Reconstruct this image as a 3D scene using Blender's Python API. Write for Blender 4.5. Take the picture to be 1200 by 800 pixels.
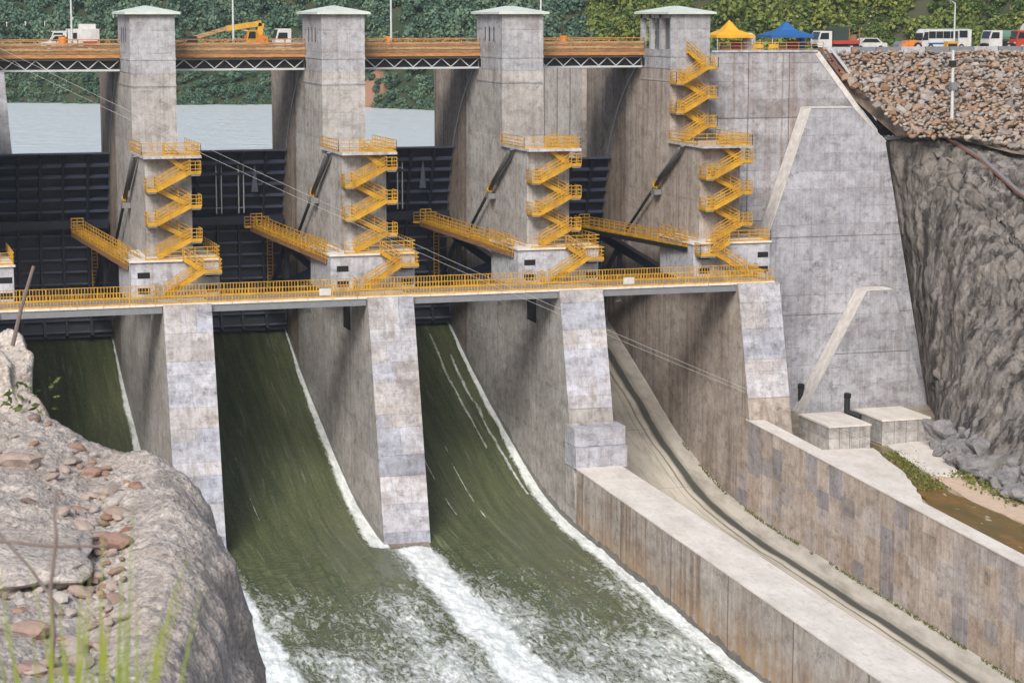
import bpy, math, random
import numpy as np
from mathutils import Vector, Matrix, noise as mnoise
R = math.radians
rnd = random.Random(7)
nrg = np.random.default_rng(11)
for o in list(bpy.data.objects): bpy.data.objects.remove(o)
scene = bpy.context.scene
COL = scene.collection

# ------------------------------------------------------------------ camera
CAM = Vector((-27.68, -219.13, 28.316)); YAW = 16.887; PITCH = 8.463
cd = bpy.data.cameras.new('camera'); cam = bpy.data.objects.new('camera', cd); COL.objects.link(cam)
cam.location = CAM; cam.rotation_euler = (R(90 - PITCH), 0, R(-YAW))
cd.sensor_width = 36; cd.lens = 78; cd.clip_start = 0.5; cd.clip_end = 5000
cd.dof.use_dof = True; cd.dof.focus_distance = 215; cd.dof.aperture_fstop = 4.5
scene.camera = cam
# ------------------------------------------------------------------ sky and sun
SUN_DIR = Vector((0.62, 1.0, -0.95)).normalized()          # direction the light travels
wd = bpy.data.worlds.new('World'); scene.world = wd; wd.use_nodes = True
wn = wd.node_tree.nodes; wl = wd.node_tree.links
sky = wn.new('ShaderNodeTexSky'); sky.sky_type = 'NISHITA'; sky.sun_disc = False
el = math.asin(-SUN_DIR.z); az = math.atan2(-SUN_DIR.x, -SUN_DIR.y)
sky.sun_elevation = el; sky.sun_rotation = az; sky.air_density = 1.0; sky.dust_density = 4.0; sky.ozone_density = 1.0
bg = wn['Background']; bg.inputs[1].default_value = 0.15; wl.new(sky.outputs[0], bg.inputs[0])
sd = bpy.data.lights.new('sun', 'SUN'); sd.energy = 3.1; sd.angle = R(22); sd.color = (1, .975, .935)
so = bpy.data.objects.new('sun', sd); COL.objects.link(so); so.rotation_euler = SUN_DIR.to_track_quat('-Z', 'Y').to_euler()
so.location = (0, -60, 120)
scene.view_settings.view_transform = 'Standard'; scene.view_settings.look = 'None'
scene.view_settings.exposure = 0.12; scene.view_settings.gamma = 1.0

# ------------------------------------------------------------------ mesh helpers
class MB:
    def __init__(s): s.v = []; s.f = []
    def add(s, vs, fs):
        n = len(s.v); s.v += [tuple(p) for p in vs]; s.f += [tuple(i + n for i in f) for f in fs]; return s
    def box(s, x0, x1, y0, y1, z0, z1):
        return s.add([(x0,y0,z0),(x1,y0,z0),(x1,y1,z0),(x0,y1,z0),(x0,y0,z1),(x1,y0,z1),(x1,y1,z1),(x0,y1,z1)],
                     [(0,3,2,1),(4,5,6,7),(0,1,5,4),(1,2,6,5),(2,3,7,6),(3,0,4,7)])
    def bar(s, p, q, w, h=None):
        p = Vector(p); q = Vector(q); d = (q - p)
        if d.length < 1e-6: return s
        d.normalize(); up = Vector((0,0,1)) if abs(d.z) < .97 else Vector((0,1,0))
        a = d.cross(up).normalized(); b = a.cross(d); h = h or w
        vs = [c + a*(sx*w/2) + b*(sz*h/2) for c in (p, q) for sx, sz in ((-1,-1),(1,-1),(1,1),(-1,1))]
        return s.add(vs, [(0,3,2,1),(4,5,6,7),(0,1,5,4),(1,2,6,5),(2,3,7,6),(3,0,4,7)])
    def tube(s, p, q, r, n=8, r2=None):
        p = Vector(p); q = Vector(q); d = (q - p).normalized(); r2 = r if r2 is None else r2
        up = Vector((0,0,1)) if abs(d.z) < .97 else Vector((0,1,0))
        a = d.cross(up).normalized(); b = a.cross(d)
        vs = []
        for c, rr in ((p, r), (q, r2)):
            for i in range(n):
                t = 2*math.pi*i/n; vs.append(c + a*(rr*math.cos(t)) + b*(rr*math.sin(t)))
        fs = [(i, (i+1) % n, n + (i+1) % n, n + i) for i in range(n)]
        fs += [tuple(range(n))[::-1], tuple(range(n, 2*n))]
        return s.add(vs, fs)
    def prism_x(s, poly, x0, x1):                            # polygon in (y,z)
        n = len(poly)
        vs = [(x0, y, z) for y, z in poly] + [(x1, y, z) for y, z in poly]
        fs = [tuple(range(n)), tuple(range(2*n - 1, n - 1, -1))] + [(i, n + i, n + (i+1) % n, (i+1) % n) for i in range(n)]
        return s.add(vs, fs)
    def prism_y(s, poly, y0, y1):                            # polygon in (x,z)
        n = len(poly)
        vs = [(x, y0, z) for x, z in poly] + [(x, y1, z) for x, z in poly]
        fs = [tuple(range(n)), tuple(range(2*n - 1, n - 1, -1))] + [(i, n + i, n + (i+1) % n, (i+1) % n) for i in range(n)]
        return s.add(vs, fs)
    def prism_z(s, poly, z0, z1):
        n = len(poly)
        vs = [(x, y, z0) for x, y in poly] + [(x, y, z1) for x, y in poly]
        fs = [tuple(range(n))[::-1], tuple(range(n, 2*n))] + [(i, (i+1) % n, n + (i+1) % n, n + i) for i in range(n)]
        return s.add(vs, fs)
    def mesh(s, name, m, smooth=False):
        me = bpy.data.meshes.new(name); me.from_pydata(s.v, [], s.f); me.update()
        import bmesh
        b = bmesh.new(); b.from_mesh(me); bmesh.ops.recalc_face_normals(b, faces=b.faces); b.to_mesh(me); b.free()
        if m: me.materials.append(m)
        if smooth:
            for p in me.polygons: p.use_smooth = True
        return me
    def build(s, name, m, parent=None, smooth=False, loc=None):
        return link(name, s.mesh(name, m, smooth), parent, loc)
def link(name, me, parent=None, loc=None, rot=None, scale=None):
    o = bpy.data.objects.new(name, me); COL.objects.link(o)
    if parent: o.parent = parent
    if loc is not None: o.location = loc
    if rot is not None: o.rotation_euler = rot
    if scale is not None: o.scale = scale
    return o
def tag(o, label=None, cat=None, group=None, kind=None):
    if label: o['label'] = label
    if cat: o['category'] = cat
    if group: o['group'] = group
    if kind: o['kind'] = kind
    return o
def empty(name, loc=(0,0,0), rz=0):
    o = bpy.data.objects.new(name, None); COL.objects.link(o); o.location = loc; o.rotation_euler = (0,0,rz); o.empty_display_size = .5
    return o
def copy_tree(o, parent=None):
    c = o.copy(); COL.objects.link(c); c.parent = parent
    for ch in o.children: copy_tree(ch, c)
    return c
def fast_mesh(name, V, F, m, cols=None, smooth=False, attrs=None):
    """V (n,3), F (m,4) or (m,3)"""
    V = np.asarray(V, np.float32); F = np.asarray(F, np.int32); k = F.shape[1]
    me = bpy.data.meshes.new(name); me.vertices.add(len(V)); me.vertices.foreach_set('co', V.ravel())
    me.loops.add(F.size); me.loops.foreach_set('vertex_index', F.ravel())
    me.polygons.add(len(F)); me.polygons.foreach_set('loop_start', np.arange(0, F.size, k, dtype=np.int32))
    me.polygons.foreach_set('loop_total', np.full(len(F), k, np.int32))
    if smooth: me.polygons.foreach_set('use_smooth', np.ones(len(F), bool))
    me.update(calc_edges=True)
    for an, av in (attrs or {}).items():
        a = me.attributes.new(an, 'FLOAT', 'POINT'); a.data.foreach_set('value', np.asarray(av, np.float32))
    if m: me.materials.append(m)
    return me
def grid_faces(nu, nv):
    i = np.arange(nu - 1)[:, None]*nv + np.arange(nv - 1)[None, :]
    i = i.ravel(); return np.stack([i, i + nv, i + nv + 1, i + 1], 1)
# vectorised value-noise
def hash3(i, j, k):
    h = (i*374761393 + j*668265263 + k*1274126177) & 0xffffffff
    h = ((h ^ (h >> 13))*1103515245) & 0xffffffff
    return ((h ^ (h >> 16)) & 0xffff)/65535.0
def vnoise(x, y, z=0):
    x, y, z = np.broadcast_arrays(np.asarray(x, float), np.asarray(y, float), np.asarray(z, float))
    xi = np.floor(x).astype(np.int64); yi = np.floor(y).astype(np.int64); zi = np.floor(z).astype(np.int64)
    fx, fy, fz = x - xi, y - yi, z - zi
    fx, fy, fz = [t*t*(3 - 2*t) for t in (fx, fy, fz)]
    r = 0
    for a in (0, 1):
        for b in (0, 1):
            for c in (0, 1):
                w = (fx if a else 1 - fx)*(fy if b else 1 - fy)*(fz if c else 1 - fz)
                r = r + w*hash3(xi + a, yi + b, zi + c)
    return r*2 - 1
def fbm(x, y, z=0, o=5, g=.5):
    r = 0; a = 1; s = 0
    for i in range(o):
        r = r + a*vnoise(x*2**i + 17.3*i, y*2**i + 5.1*i, np.asarray(z)*2**i + 3.7*i); s += a; a *= g
    return r/s

def worley(x, y, z):
    x, y, z = np.broadcast_arrays(x, y, z); xi, yi, zi = [np.floor(t).astype(np.int64) for t in (x, y, z)]
    f1 = np.full(x.shape, 9.0); f2 = np.full(x.shape, 9.0); idv = np.zeros(x.shape)
    for a in (-1, 0, 1):
        for b in (-1, 0, 1):
            for c in (-1, 0, 1):
                i, j, k = xi + a, yi + b, zi + c
                d = (i + hash3(i, j, k) - x)**2 + (j + hash3(i + 57, j, k) - y)**2 + (k + hash3(i, j + 91, k) - z)**2
                h = hash3(i, j, k + 33); near = d < f1
                f2 = np.where(near, f1, np.minimum(f2, d)); idv = np.where(near, h, idv); f1 = np.minimum(f1, d)
    return np.sqrt(f1), np.sqrt(f2), idv

# ------------------------------------------------------------------ materials
class G:
    def __init__(s, name):
        s.m = bpy.data.materials.new(name); s.m.use_nodes = True; s.t = s.m.node_tree; s.t.nodes.clear()
        s.out = s.t.nodes.new('ShaderNodeOutputMaterial'); s.b = s.t.nodes.new('ShaderNodeBsdfPrincipled')
        s.t.links.new(s.b.outputs[0], s.out.inputs[0])
        g = s.t.nodes.new('ShaderNodeNewGeometry'); s.pos = g.outputs['Position']
    def set(s, sock, v):
        if hasattr(v, 'is_linked') or isinstance(v, bpy.types.NodeSocket): s.t.links.new(v, sock)
        elif isinstance(v, (tuple, list)) and len(v) == 3 and sock.type == 'RGBA': sock.default_value = (*v, 1)
        else: sock.default_value = v
    def n(s, typ, ins=None, **pr):
        nd = s.t.nodes.new('ShaderNode' + typ)
        for k, v in pr.items(): setattr(nd, k, v)
        for k, v in (ins or {}).items(): s.set(nd.inputs[k], v)
        return nd
    def math(s, op, a, b=0.0, c=0.0, clamp=False): return s.n('Math', {0: a, 1: b, 2: c}, operation=op, use_clamp=clamp).outputs[0]
    def vmul(s, v, k): return s.n('VectorMath', {0: v, 1: k}, operation='MULTIPLY').outputs[0]
    def noise(s, scale=(1,1,1), detail=4, rough=.55, vec=None):
        return s.n('TexNoise', {'Vector': s.vmul(vec or s.pos, scale), 'Scale': 1.0, 'Detail': detail, 'Roughness': rough}).outputs[0]
    def ramp(s, f, a, b): return s.n('MapRange', {0: f, 1: a, 2: b, 3: 0.0, 4: 1.0}, clamp=True).outputs[0]
    def mix(s, f, a, b, mode='MIX'):
        nd = s.n('Mix', data_type='RGBA', blend_type=mode); s.set(nd.inputs[0], f); s.set(nd.inputs[6], a); s.set(nd.inputs[7], b); return nd.outputs[2]
    def xyz(s): return s.n('SeparateXYZ', {0: s.pos}).outputs
    def bump(s, h, strength=.3, dist=.05): s.set(s.b.inputs['Normal'], s.n('Bump', {'Height': h, 'Strength': strength, 'Distance': dist}).outputs[0])
    def done(s, col, rough=.85, metal=0.0, spec=None):
        s.set(s.b.inputs['Base Color'], col); s.set(s.b.inputs['Roughness'], rough); s.b.inputs['Metallic'].default_value = metal
        if spec is not None: s.b.inputs['Specular IOR Level'].default_value = spec
        return s.m

def concrete(name, c1, c2, stain=(.16,.11,.07), st=.5, st_lo=.5, st_hi=.75, tint=.10, lift=2.0, pw=2.6, line=.3, brown_low=None, rnd_obj=0, blotch=.35, rust=()):
    g = G(name); X, Y, Z = g.xyz()
    big = g.noise((.16,.16,.22), 6, .62)
    col = g.mix(g.ramp(big, .36, .64), c1, c2)
    # formwork bays: each lift and panel cured to its own tone
    u = g.math('ADD', X, Y); wob = g.math('MULTIPLY', g.math('SUBTRACT', g.noise((.9,.9,.9), 2), .5), .12)
    zl = g.math('DIVIDE', g.math('ADD', Z, wob), lift); ul = g.math('DIVIDE', g.math('ADD', u, wob), pw)
    wn_ = g.n('TexWhiteNoise', {'Vector': g.n('CombineXYZ', {0: g.math('FLOOR', ul), 1: g.math('FLOOR', zl), 2: 0.0}).outputs[0]}, noise_dimensions='3D')
    wn2 = g.n('TexWhiteNoise', {'Vector': g.n('CombineXYZ', {0: 3.0, 1: g.math('FLOOR', zl), 2: 7.0}).outputs[0]}, noise_dimensions='3D')
    v = g.math('MULTIPLY_ADD', g.math('ADD', g.math('MULTIPLY', wn_.outputs[0], .5), g.math('MULTIPLY', wn2.outputs[0], .5)), tint*2.4, 1 - tint*1.2)
    col = g.mix(1.0, col, g.n('CombineColor', {0: v, 1: v, 2: v}).outputs[0], 'MULTIPLY')
    # weathering: broad brown patches, run-off streaks, mottling, dark mould
    col = g.mix(g.math('MULTIPLY', g.ramp(g.noise((.14,.14,.3), 5, .65), .5, .64), blotch), col, tuple(.5*(p + q) for p, q in zip(c2, stain)))
    sk = g.math('MULTIPLY', g.ramp(g.noise((1.3,1.3,.045), 5, .65), st_lo, st_hi), g.ramp(g.noise((.3,.3,.12), 3), .35, .62))
    col = g.mix(g.math('MULTIPLY', sk, st), col, stain)
    sk2 = g.ramp(g.noise((4.5,4.5,.12), 4, .7), .5, .72); col = g.mix(g.math('MULTIPLY', sk2, .5), col, g.mix(1.0, col, (.5,.48,.46), 'MULTIPLY'))
    wh = g.ramp(g.noise((2.2,2.2,.07), 4, .7), .6, .74); col = g.mix(g.math('MULTIPLY', wh, .4), col, (.62,.61,.60))
    pa = g.noise((.5,.5,.75), 7, .72); col = g.mix(g.math('MULTIPLY', g.ramp(pa, .52, .6), .55), col, g.mix(1.0, col, (.60,.58,.57), 'MULTIPLY')); col = g.mix(g.math('MULTIPLY', g.ramp(pa, .44, .37), .4), col, g.mix(1.0, col, (1.28,1.28,1.3), 'MULTIPLY'))
    for rx, rw in rust:
        fx = g.ramp(g.math('ABSOLUTE', g.math('SUBTRACT', g.math('MULTIPLY_ADD', g.noise((.5,.5,.3), 3), .5, X), rx + .25)), rw, rw*.2); col = g.mix(g.math('MULTIPLY', g.math('MULTIPLY', fx, g.ramp(g.noise((3,3,.1), 4, .7), .3, .6)), .75), col, stain)
    mot = g.noise((1.7,1.7,1.3), 6, .72); col = g.mix(g.math('MULTIPLY', g.ramp(mot, .42, .66), .65), col, g.mix(1.0, col, (.55,.54,.54), 'MULTIPLY'))
    dk = g.ramp(g.noise((.8,.8,1.1), 6, .75), .57, .68); col = g.mix(g.math('MULTIPLY', dk, .6), col, (.075,.07,.068))
    fine = g.noise((7,7,7), 5, .7); col = g.mix(g.math('MULTIPLY', g.ramp(fine, .35, .75), .4), col, g.mix(1.0, col, (.5,.5,.5), 'MULTIPLY'))
    ln = g.math('LESS_THAN', g.math('FRACT', zl), .03); lu = g.math('LESS_THAN', g.math('FRACT', ul), .02)
    ln = g.math('MULTIPLY', g.math('MAXIMUM', ln, g.math('MULTIPLY', lu, .5)), g.ramp(g.noise((.6,.6,.6), 4), .42, .6))
    col = g.mix(g.math('MULTIPLY', ln, line), col, (.07,.065,.06))
    if brown_low:                                            # (z0, z1, colour): silt stain left by high water
        f = g.math('MULTIPLY', g.n('MapRange', {0: g.math('MULTIPLY_ADD', big, 2.5, Z), 1: brown_low[1], 2: brown_low[0], 3: 0.0, 4: 1.0}, clamp=True).outputs[0], g.ramp(g.noise((.9,.9,.08), 4), .25, .6))
        col = g.mix(g.math('MULTIPLY', f, .75), col, brown_low[2])
    if rnd_obj:
        oi = g.n('ObjectInfo').outputs['Random']
        cr = g.n('ValToRGB', {0: oi}); e = cr.color_ramp.elements
        e[0].color = (.58,.62,.72,1); e[1].color = (1.0,.92,.83,1)
        for p_, c_ in ((.3,(.95,.95,1.0,1)), (.55,(1.12,1.08,1.05,1)), (.8,(.82,.77,.72,1))):
            q = e.new(p_); q.color = c_
        col = g.mix(rnd_obj, col, g.mix(1.0, col, cr.outputs[0], 'MULTIPLY'))
    h = g.math('ADD', g.math('ADD', g.math('MULTIPLY', fine, .5), g.math('MULTIPLY', mot, .5)), g.math('MULTIPLY', ln, -1.0))
    g.bump(h, .4, .06)
    return g.done(col, .9, spec=.25)
def plain(name, c, rough=.6, metal=0, var=.25, scale=2.0, dirt=None, dirt_amt=.4):
    g = G(name); f = g.noise((scale,)*3, 5, .65)
    col = g.mix(g.math('MULTIPLY', g.ramp(f, .35, .7), var), c, tuple(k*.5 for k in c))
    if dirt: col = g.mix(g.math('MULTIPLY', g.ramp(g.noise((scale*.6,scale*.6,scale*.2), 5, .7), .45, .7), dirt_amt), col, dirt)
    g.bump(f, .12, .02)
    return g.done(col, rough, metal)
M = {}
M['pier'] = concrete('concrete_pier', (.48,.465,.45), (.365,.35,.335), st=.7, tint=.13, lift=2.6, pw=5.5, line=.3)
M['pier_up'] = concrete('concrete_silted', (.36,.30,.25), (.27,.22,.18), stain=(.11,.08,.06), st=.85, st_lo=.42, st_hi=.62, tint=.05, lift=6, pw=4, line=.1)
M['tower'] = concrete('concrete_tower', (.44,.445,.475), (.335,.34,.365), stain=(.25,.19,.14), st=.7, tint=.15, lift=2.2, pw=9, line=.5, blotch=.65)
M['nose'] = concrete('concrete_panel', (.56,.57,.615), (.435,.44,.475), stain=(.30,.25,.20), st=.75, st_lo=.45, tint=.14, rnd_obj=.75, line=.2, pw=1.47, lift=.62, blotch=.45)
M['block'] = concrete('concrete_trunnion', (.54,.55,.60), (.44,.45,.485), st=.45, tint=.05, lift=1.8, pw=6)
M['abut'] = concrete('concrete_abutment', (.43,.425,.45), (.33,.325,.345), stain=(.20,.13,.09), st=.75, st_lo=.48, tint=.15, lift=1.9, pw=13, line=.55, blotch=.55, rust=((70.4,.55),(69.2,.2),(63.5,.25)))
M['butt'] = concrete('concrete_buttress', (.48,.485,.535), (.38,.385,.425), stain=(.2,.17,.15), st=.6, tint=.13, lift=1.9, pw=40, line=.5, blotch=.4)
g = G('concrete_pale'); f = g.noise((.5,.25,.5), 6, .65); f2 = g.noise((3,1.2,3), 5, .7); c = g.mix(g.ramp(f, .38, .64), (.64,.60,.545), (.52,.48,.43)); c = g.mix(g.math('MULTIPLY', g.ramp(f2, .5, .7), .5), c, (.34,.30,.26)); g.bump(f2, .25, .03); M['cap'] = g.done(c, .9)  # pale concrete for wall tops, platform slabs and aprons
M['chute'] = concrete('concrete_chute_panel', (.56,.51,.46), (.45,.40,.355), stain=(.24,.13,.06), st=.7, st_lo=.48, tint=.04, rnd_obj=1.0, line=.15, pw=1.4, lift=1.6)
M['divide'] = concrete('concrete_dividing', (.52,.485,.445), (.41,.375,.34), stain=(.20,.12,.065), st=.85, st_lo=.4, st_hi=.62, tint=.05, brown_low=(-19.8,-16.0,(.30,.175,.07)), line=.1, lift=8, pw=7)
M['side4'] = concrete('concrete_sidewall', (.48,.42,.37), (.38,.33,.29), stain=(.2,.15,.115), st=.75, st_lo=.42, st_hi=.62, tint=.07, lift=9.0, pw=2.3, line=.2)
M['approach'] = concrete('concrete_approach', (.50,.46,.42), (.42,.38,.34), stain=(.26,.20,.16), st=.6, tint=.07, lift=2.4, pw=30, line=.3)
g = G('concrete_edge'); f = g.noise((1.2,1.2,1.2), 6, .7); c = g.mix(g.ramp(f, .38, .64), (.60,.575,.55), (.42,.40,.38)); g.bump(f, .3, .04); M['edge'] = g.done(c, .9)
M['joint'] = plain('dark_joint_grout', (.10,.095,.09), .95)  # dark grout colour for joints and the backing of the panels
M['yellow'] = plain('yellow_steel_paint', (.56,.305,.018), .55, 0, .6, 1.3, (.20,.085,.02), .65)
M['orange'] = plain('orange_rail_paint', (.62,.25,.045), .5, 0, .4, 2, (.22,.10,.05), .5)
def board(name, a, b, c):
    g = G(name); f = g.noise((.35,1,5), 5, .7); f2 = g.noise((1.6,2,9), 4, .7)
    col = g.mix(g.ramp(f, .38, .6), a, b); col = g.mix(g.math('MULTIPLY', g.ramp(f2, .48, .66), .7), col, c); g.bump(f2, .4, .03); return g.done(col, .65)
M['tanboard'] = board('ochre_guard_board', (.42,.25,.10), (.22,.12,.05), (.50,.36,.21))
M['brownboard'] = board('rust_guard_board', (.18,.085,.042), (.30,.17,.075), (.09,.045,.028))
M['orange'] = board('orange_rail_paint', (.48,.19,.035), (.26,.12,.04), (.52,.30,.10))
M['navy'] = plain('navy_gate_paint', (.009,.014,.030), .42, 0, .3, 1, (.05,.05,.06), .3)
M['navylite'] = plain('navy_gate_pale', (.062,.078,.125), .5, 0, .3, 1, (.12,.12,.14), .35)  # lighter navy that sets ribs and top plates off from the skin
M['steel'] = plain('grey_steel', (.23,.24,.26), .45, .3, .3, 2)
M['hoist'] = plain('hoist_grey', (.10,.10,.105), .5, .2, .4, 2)
M['dark'] = plain('dark_steel', (.02,.021,.024), .5, .2, .3, 2)
M['galv'] = plain('galvanised_steel', (.52,.55,.56), .4, .2, .2, 2)
M['black'] = plain('black_opening', (.006,.006,.007), .9, 0, .1)
M['roofp'] = plain('pale_green_roof', (.56,.62,.56), .6, 0, .25, .8, (.34,.37,.33), .5)
M['white'] = plain('white_paint', (.58,.58,.57), .4, 0, .3, 2, (.32,.29,.26), .45)
M['glass'] = plain('dark_glass', (.02,.025,.03), .08, 0, .1)
M['tyre'] = plain('tyre_rubber', (.02,.02,.02), .85)
M['redp'] = plain('red_paint', (.40,.05,.03), .4); M['orangep'] = plain('orange_machine_paint', (.65,.20,.02), .45, 0, .2, 2, (.2,.08,.03), .4)
M['yelp'] = plain('machine_yellow', (.62,.34,.03), .45, 0, .3, 2, (.18,.10,.04), .5)
M['tarp_y'] = plain('yellow_tarp', (.66,.34,.015), .7, 0, .4, 1.2); M['tarp_b'] = plain('blue_tarp', (.015,.10,.30), .6, 0, .45, 1.2)
M['tarp_d'] = plain('dark_green_tarp', (.028,.045,.04), .7, 0, .4, .8); M['greenp'] = plain('green_paint', (.10,.2,.15), .5)
M['asphalt'] = plain('road_asphalt', (.10,.095,.09), .9, 0, .4, 1.5, (.2,.17,.13), .5)
M['bark'] = plain('bark', (.10,.08,.06), .9, 0, .4, 4)
M['red_rust'] = plain('rust_pipe', (.20,.085,.05), .7, 0, .4, 2)

def foliage(name, c1, c2, c3):
    g = G(name); oi = g.n('ObjectInfo').outputs['Random']
    at = g.n('Attribute', attribute_name='tone').outputs['Fac']
    f = g.noise((.9,.9,.9), 3)
    col = g.mix(at, c1, c2); col = g.mix(g.math('MULTIPLY', g.ramp(f, .4, .7), .6), col, c3)
    col = g.mix(.55, col, g.mix(1.0, col, g.n('CombineColor', {0: g.math('MULTIPLY_ADD', oi, .9, .6), 1: g.math('MULTIPLY_ADD', oi, .5, .75), 2: .8}).outputs[0], 'MULTIPLY'))
    m = g.done(col, .65, spec=.2)
    tr = g.n('BsdfTranslucent', {0: col}); mx = g.n('MixShader', {0: .25, 1: g.b.outputs[0], 2: tr.outputs[0]}); g.t.links.new(mx.outputs[0], g.out.inputs[0])
    return m
M['leafR'] = foliage('broad_leaves', (.055,.10,.025), (.34,.35,.09), (.15,.205,.045))
M['leafHaze'] = foliage('far_leaves_hazed', (.042,.095,.085), (.165,.25,.185), (.08,.16,.135))  # distance haze is put into the leaf colour as a blue tint
M['grass'] = foliage('grass_blades', (.20,.28,.045), (.58,.48,.14), (.36,.38,.07))
M['weeds'] = foliage('bank_weeds', (.07,.10,.03), (.20,.21,.06), (.13,.14,.05))

def rockmat(name, c1, c2, c3, sc=1.0, bumps=.8, streak=0, peb=0):
    g = G(name)
    a = g.noise((.35*sc,.35*sc,.35*sc), 7, .65); b = g.noise((2.2*sc,2.2*sc,2.2*sc), 6, .7); c = g.noise((9*sc,9*sc,9*sc), 4, .7)
    col = g.mix(g.ramp(a, .38, .62), c1, c2)
    col = g.mix(g.math('MULTIPLY', g.ramp(b, .45, .7), .6), col, c3)
    col = g.mix(g.math('MULTIPLY', g.ramp(c, .5, .75), .5), col, tuple(k*.35 for k in c1))
    if streak: col = g.mix(g.math('MULTIPLY', g.ramp(g.noise((.55,.55,.35), 6, .7), .52, .62), .6), col, (.06,.055,.052)); col = g.mix(g.math('MULTIPLY', g.ramp(g.noise((.75,.75,.05), 6, .7), .46, .6), streak), col, (.035,.032,.03))
    h = g.math('ADD', b, g.math('MULTIPLY', c, .5))
    if peb:
        vo = g.n('TexVoronoi', {'Vector': g.n('VectorMath', {0: g.pos, 1: g.n('CombineXYZ', {0: g.math('MULTIPLY', b, .12), 1: g.math('MULTIPLY', c, .12), 2: 0.0}).outputs[0]}, operation='ADD').outputs[0], 'Scale': peb, 'Randomness': 1.0}); vd, vc = vo.outputs[0], vo.outputs[1]
        cr = g.n('SeparateColor', {0: vc}).outputs[0]
        col = g.mix(g.math('MULTIPLY', g.ramp(cr, .6, 1.0), .16), col, (.56,.52,.48)); col = g.mix(g.math('MULTIPLY', g.ramp(cr, .3, .0), .22), col, (.14,.12,.105))
        col = g.mix(g.math('MULTIPLY', g.math('MULTIPLY', g.ramp(vd, .38, .62), g.ramp(b, .4, .65)), .5), col, (.12,.10,.09)); h = g.math('ADD', h, g.math('MULTIPLY', vd, -1.1))
        pt = g.ramp(g.noise((.45,.45,.45), 5, .6), .45, .62); col = g.mix(g.math('MULTIPLY', pt, .35), col, (.28,.22,.18))
    g.bump(h, bumps, .12/sc)
    return g.done(col, .95, spec=.15)
M['bank'] = rockmat('bank_rock', (.60,.55,.505), (.47,.42,.38), (.30,.26,.225), 3.0, 1.0, 0, 11.0)
M['cliff'] = rockmat('shotcrete_rock', (.24,.222,.208), (.145,.135,.128), (.26,.21,.16), .9, 1.0, .95)
M['greyrock'] = rockmat('grey_rubble', (.22,.215,.215), (.13,.128,.13), (.30,.29,.28), 2, 1.0)
def stones(name, ramp_, rough=.9):
    g = G(name); oi = g.n('ObjectInfo').outputs['Random']; at = g.n('Attribute', attribute_name='tone').outputs['Fac']
    f = g.math('FRACT', g.math('ADD', oi, at))
    cr = g.n('ValToRGB', {0: f}); e = cr.color_ramp.elements; e[0].color = (*ramp_[0], 1); e[1].color = (*ramp_[-1], 1)
    for i, c in enumerate(ramp_[1:-1]): q = e.new((i+1)/(len(ramp_)-1)); q.color = (*c, 1)
    nz = g.noise((4,4,4), 5, .7); col = g.mix(g.math('MULTIPLY', g.ramp(nz, .4, .7), .5), cr.outputs[0], (.13,.105,.09)); g.bump(nz, .5, .06)
    return g.done(col, rough, spec=.2)
M['fill'] = stones('rockfill_stone', [(.32,.31,.305),(.29,.19,.12),(.22,.12,.07),(.35,.28,.22),(.19,.18,.175),(.33,.21,.13),(.28,.265,.26),(.37,.34,.31)])
M['stone'] = stones('loose_stone', [(.22,.10,.07),(.38,.34,.31),(.26,.14,.10),(.42,.39,.36),(.16,.10,.085),(.36,.30,.26),(.28,.17,.11),(.36,.33,.31)])

# ------------------------------------------------------------------ profiles
def prof(pts):
    ys = np.array([p[0] for p in pts][::-1], float); zs = np.array([p[1] for p in pts][::-1], float)
    yy = np.linspace(ys[0], ys[-1], 600); zz = np.interp(yy, ys, zs)
    k = np.hanning(61); k /= k.sum(); zp = np.pad(zz, 30, mode='reflect', reflect_type='odd'); zz = np.convolve(zp, k, 'valid')
    return lambda y: np.interp(y, yy, zz)
water_z = prof([(26,-4.6),(20.5,-6.6),(13,-10.1),(3.5,-13.5),(-7.3,-17.2),(-14.3,-19.2),(-22,-20.2),(-31,-20.6),(-45,-21.1),(-69,-22.2),(-130,-25)])
floor_z = prof([(26,-5.4),(19.8,-7.8),(5.2,-13.6),(-2.7,-17.2),(-14.7,-20.5),(-25.6,-21.6),(-44.5,-22.1),(-69,-22.9),(-130,-25.5)])
PX = [-19.0, 0.0, 19.0, 37.8, 56.2]                         # left faces of the piers
PW = 4.4
TY, TZ, GR = -1.0, 2.5, 22.8                                  # gate trunnion axis and radius

# ------------------------------------------------------------------ ground, reservoir, hills
g = G('earth_ground'); M['earth'] = g.done(g.mix(g.ramp(g.noise((.1,.1,.1), 6), .4, .6), (.20,.15,.10), (.12,.10,.06)), .95)
gr = MB().add([(-900,-900,-33),(900,-900,-33),(900,1200,-33),(-900,1200,-33)], [(0,1,2,3)]).build('ground', M['earth']); tag(gr, 'bare earth lying under the whole valley', 'ground', kind='structure')

g = G('reservoir_water'); w1 = g.noise((.5,1.6,1), 3); w2 = g.noise((.12,.35,1), 3)
g.bump(g.math('ADD', g.math('MULTIPLY', w2, 2.0), w1), .9, .5)
M['res'] = g.done((.50,.55,.57), .35)
WLEV = 11.2
res = MB().add([(-400,27,WLEV),(260,27,WLEV),(260,420,WLEV),(-400,420,WLEV)], [(0,1,2,3)]).build('reservoir_water', M['res']); tag(res, 'pale grey reservoir held behind the gates', 'water', kind='structure')

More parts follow.
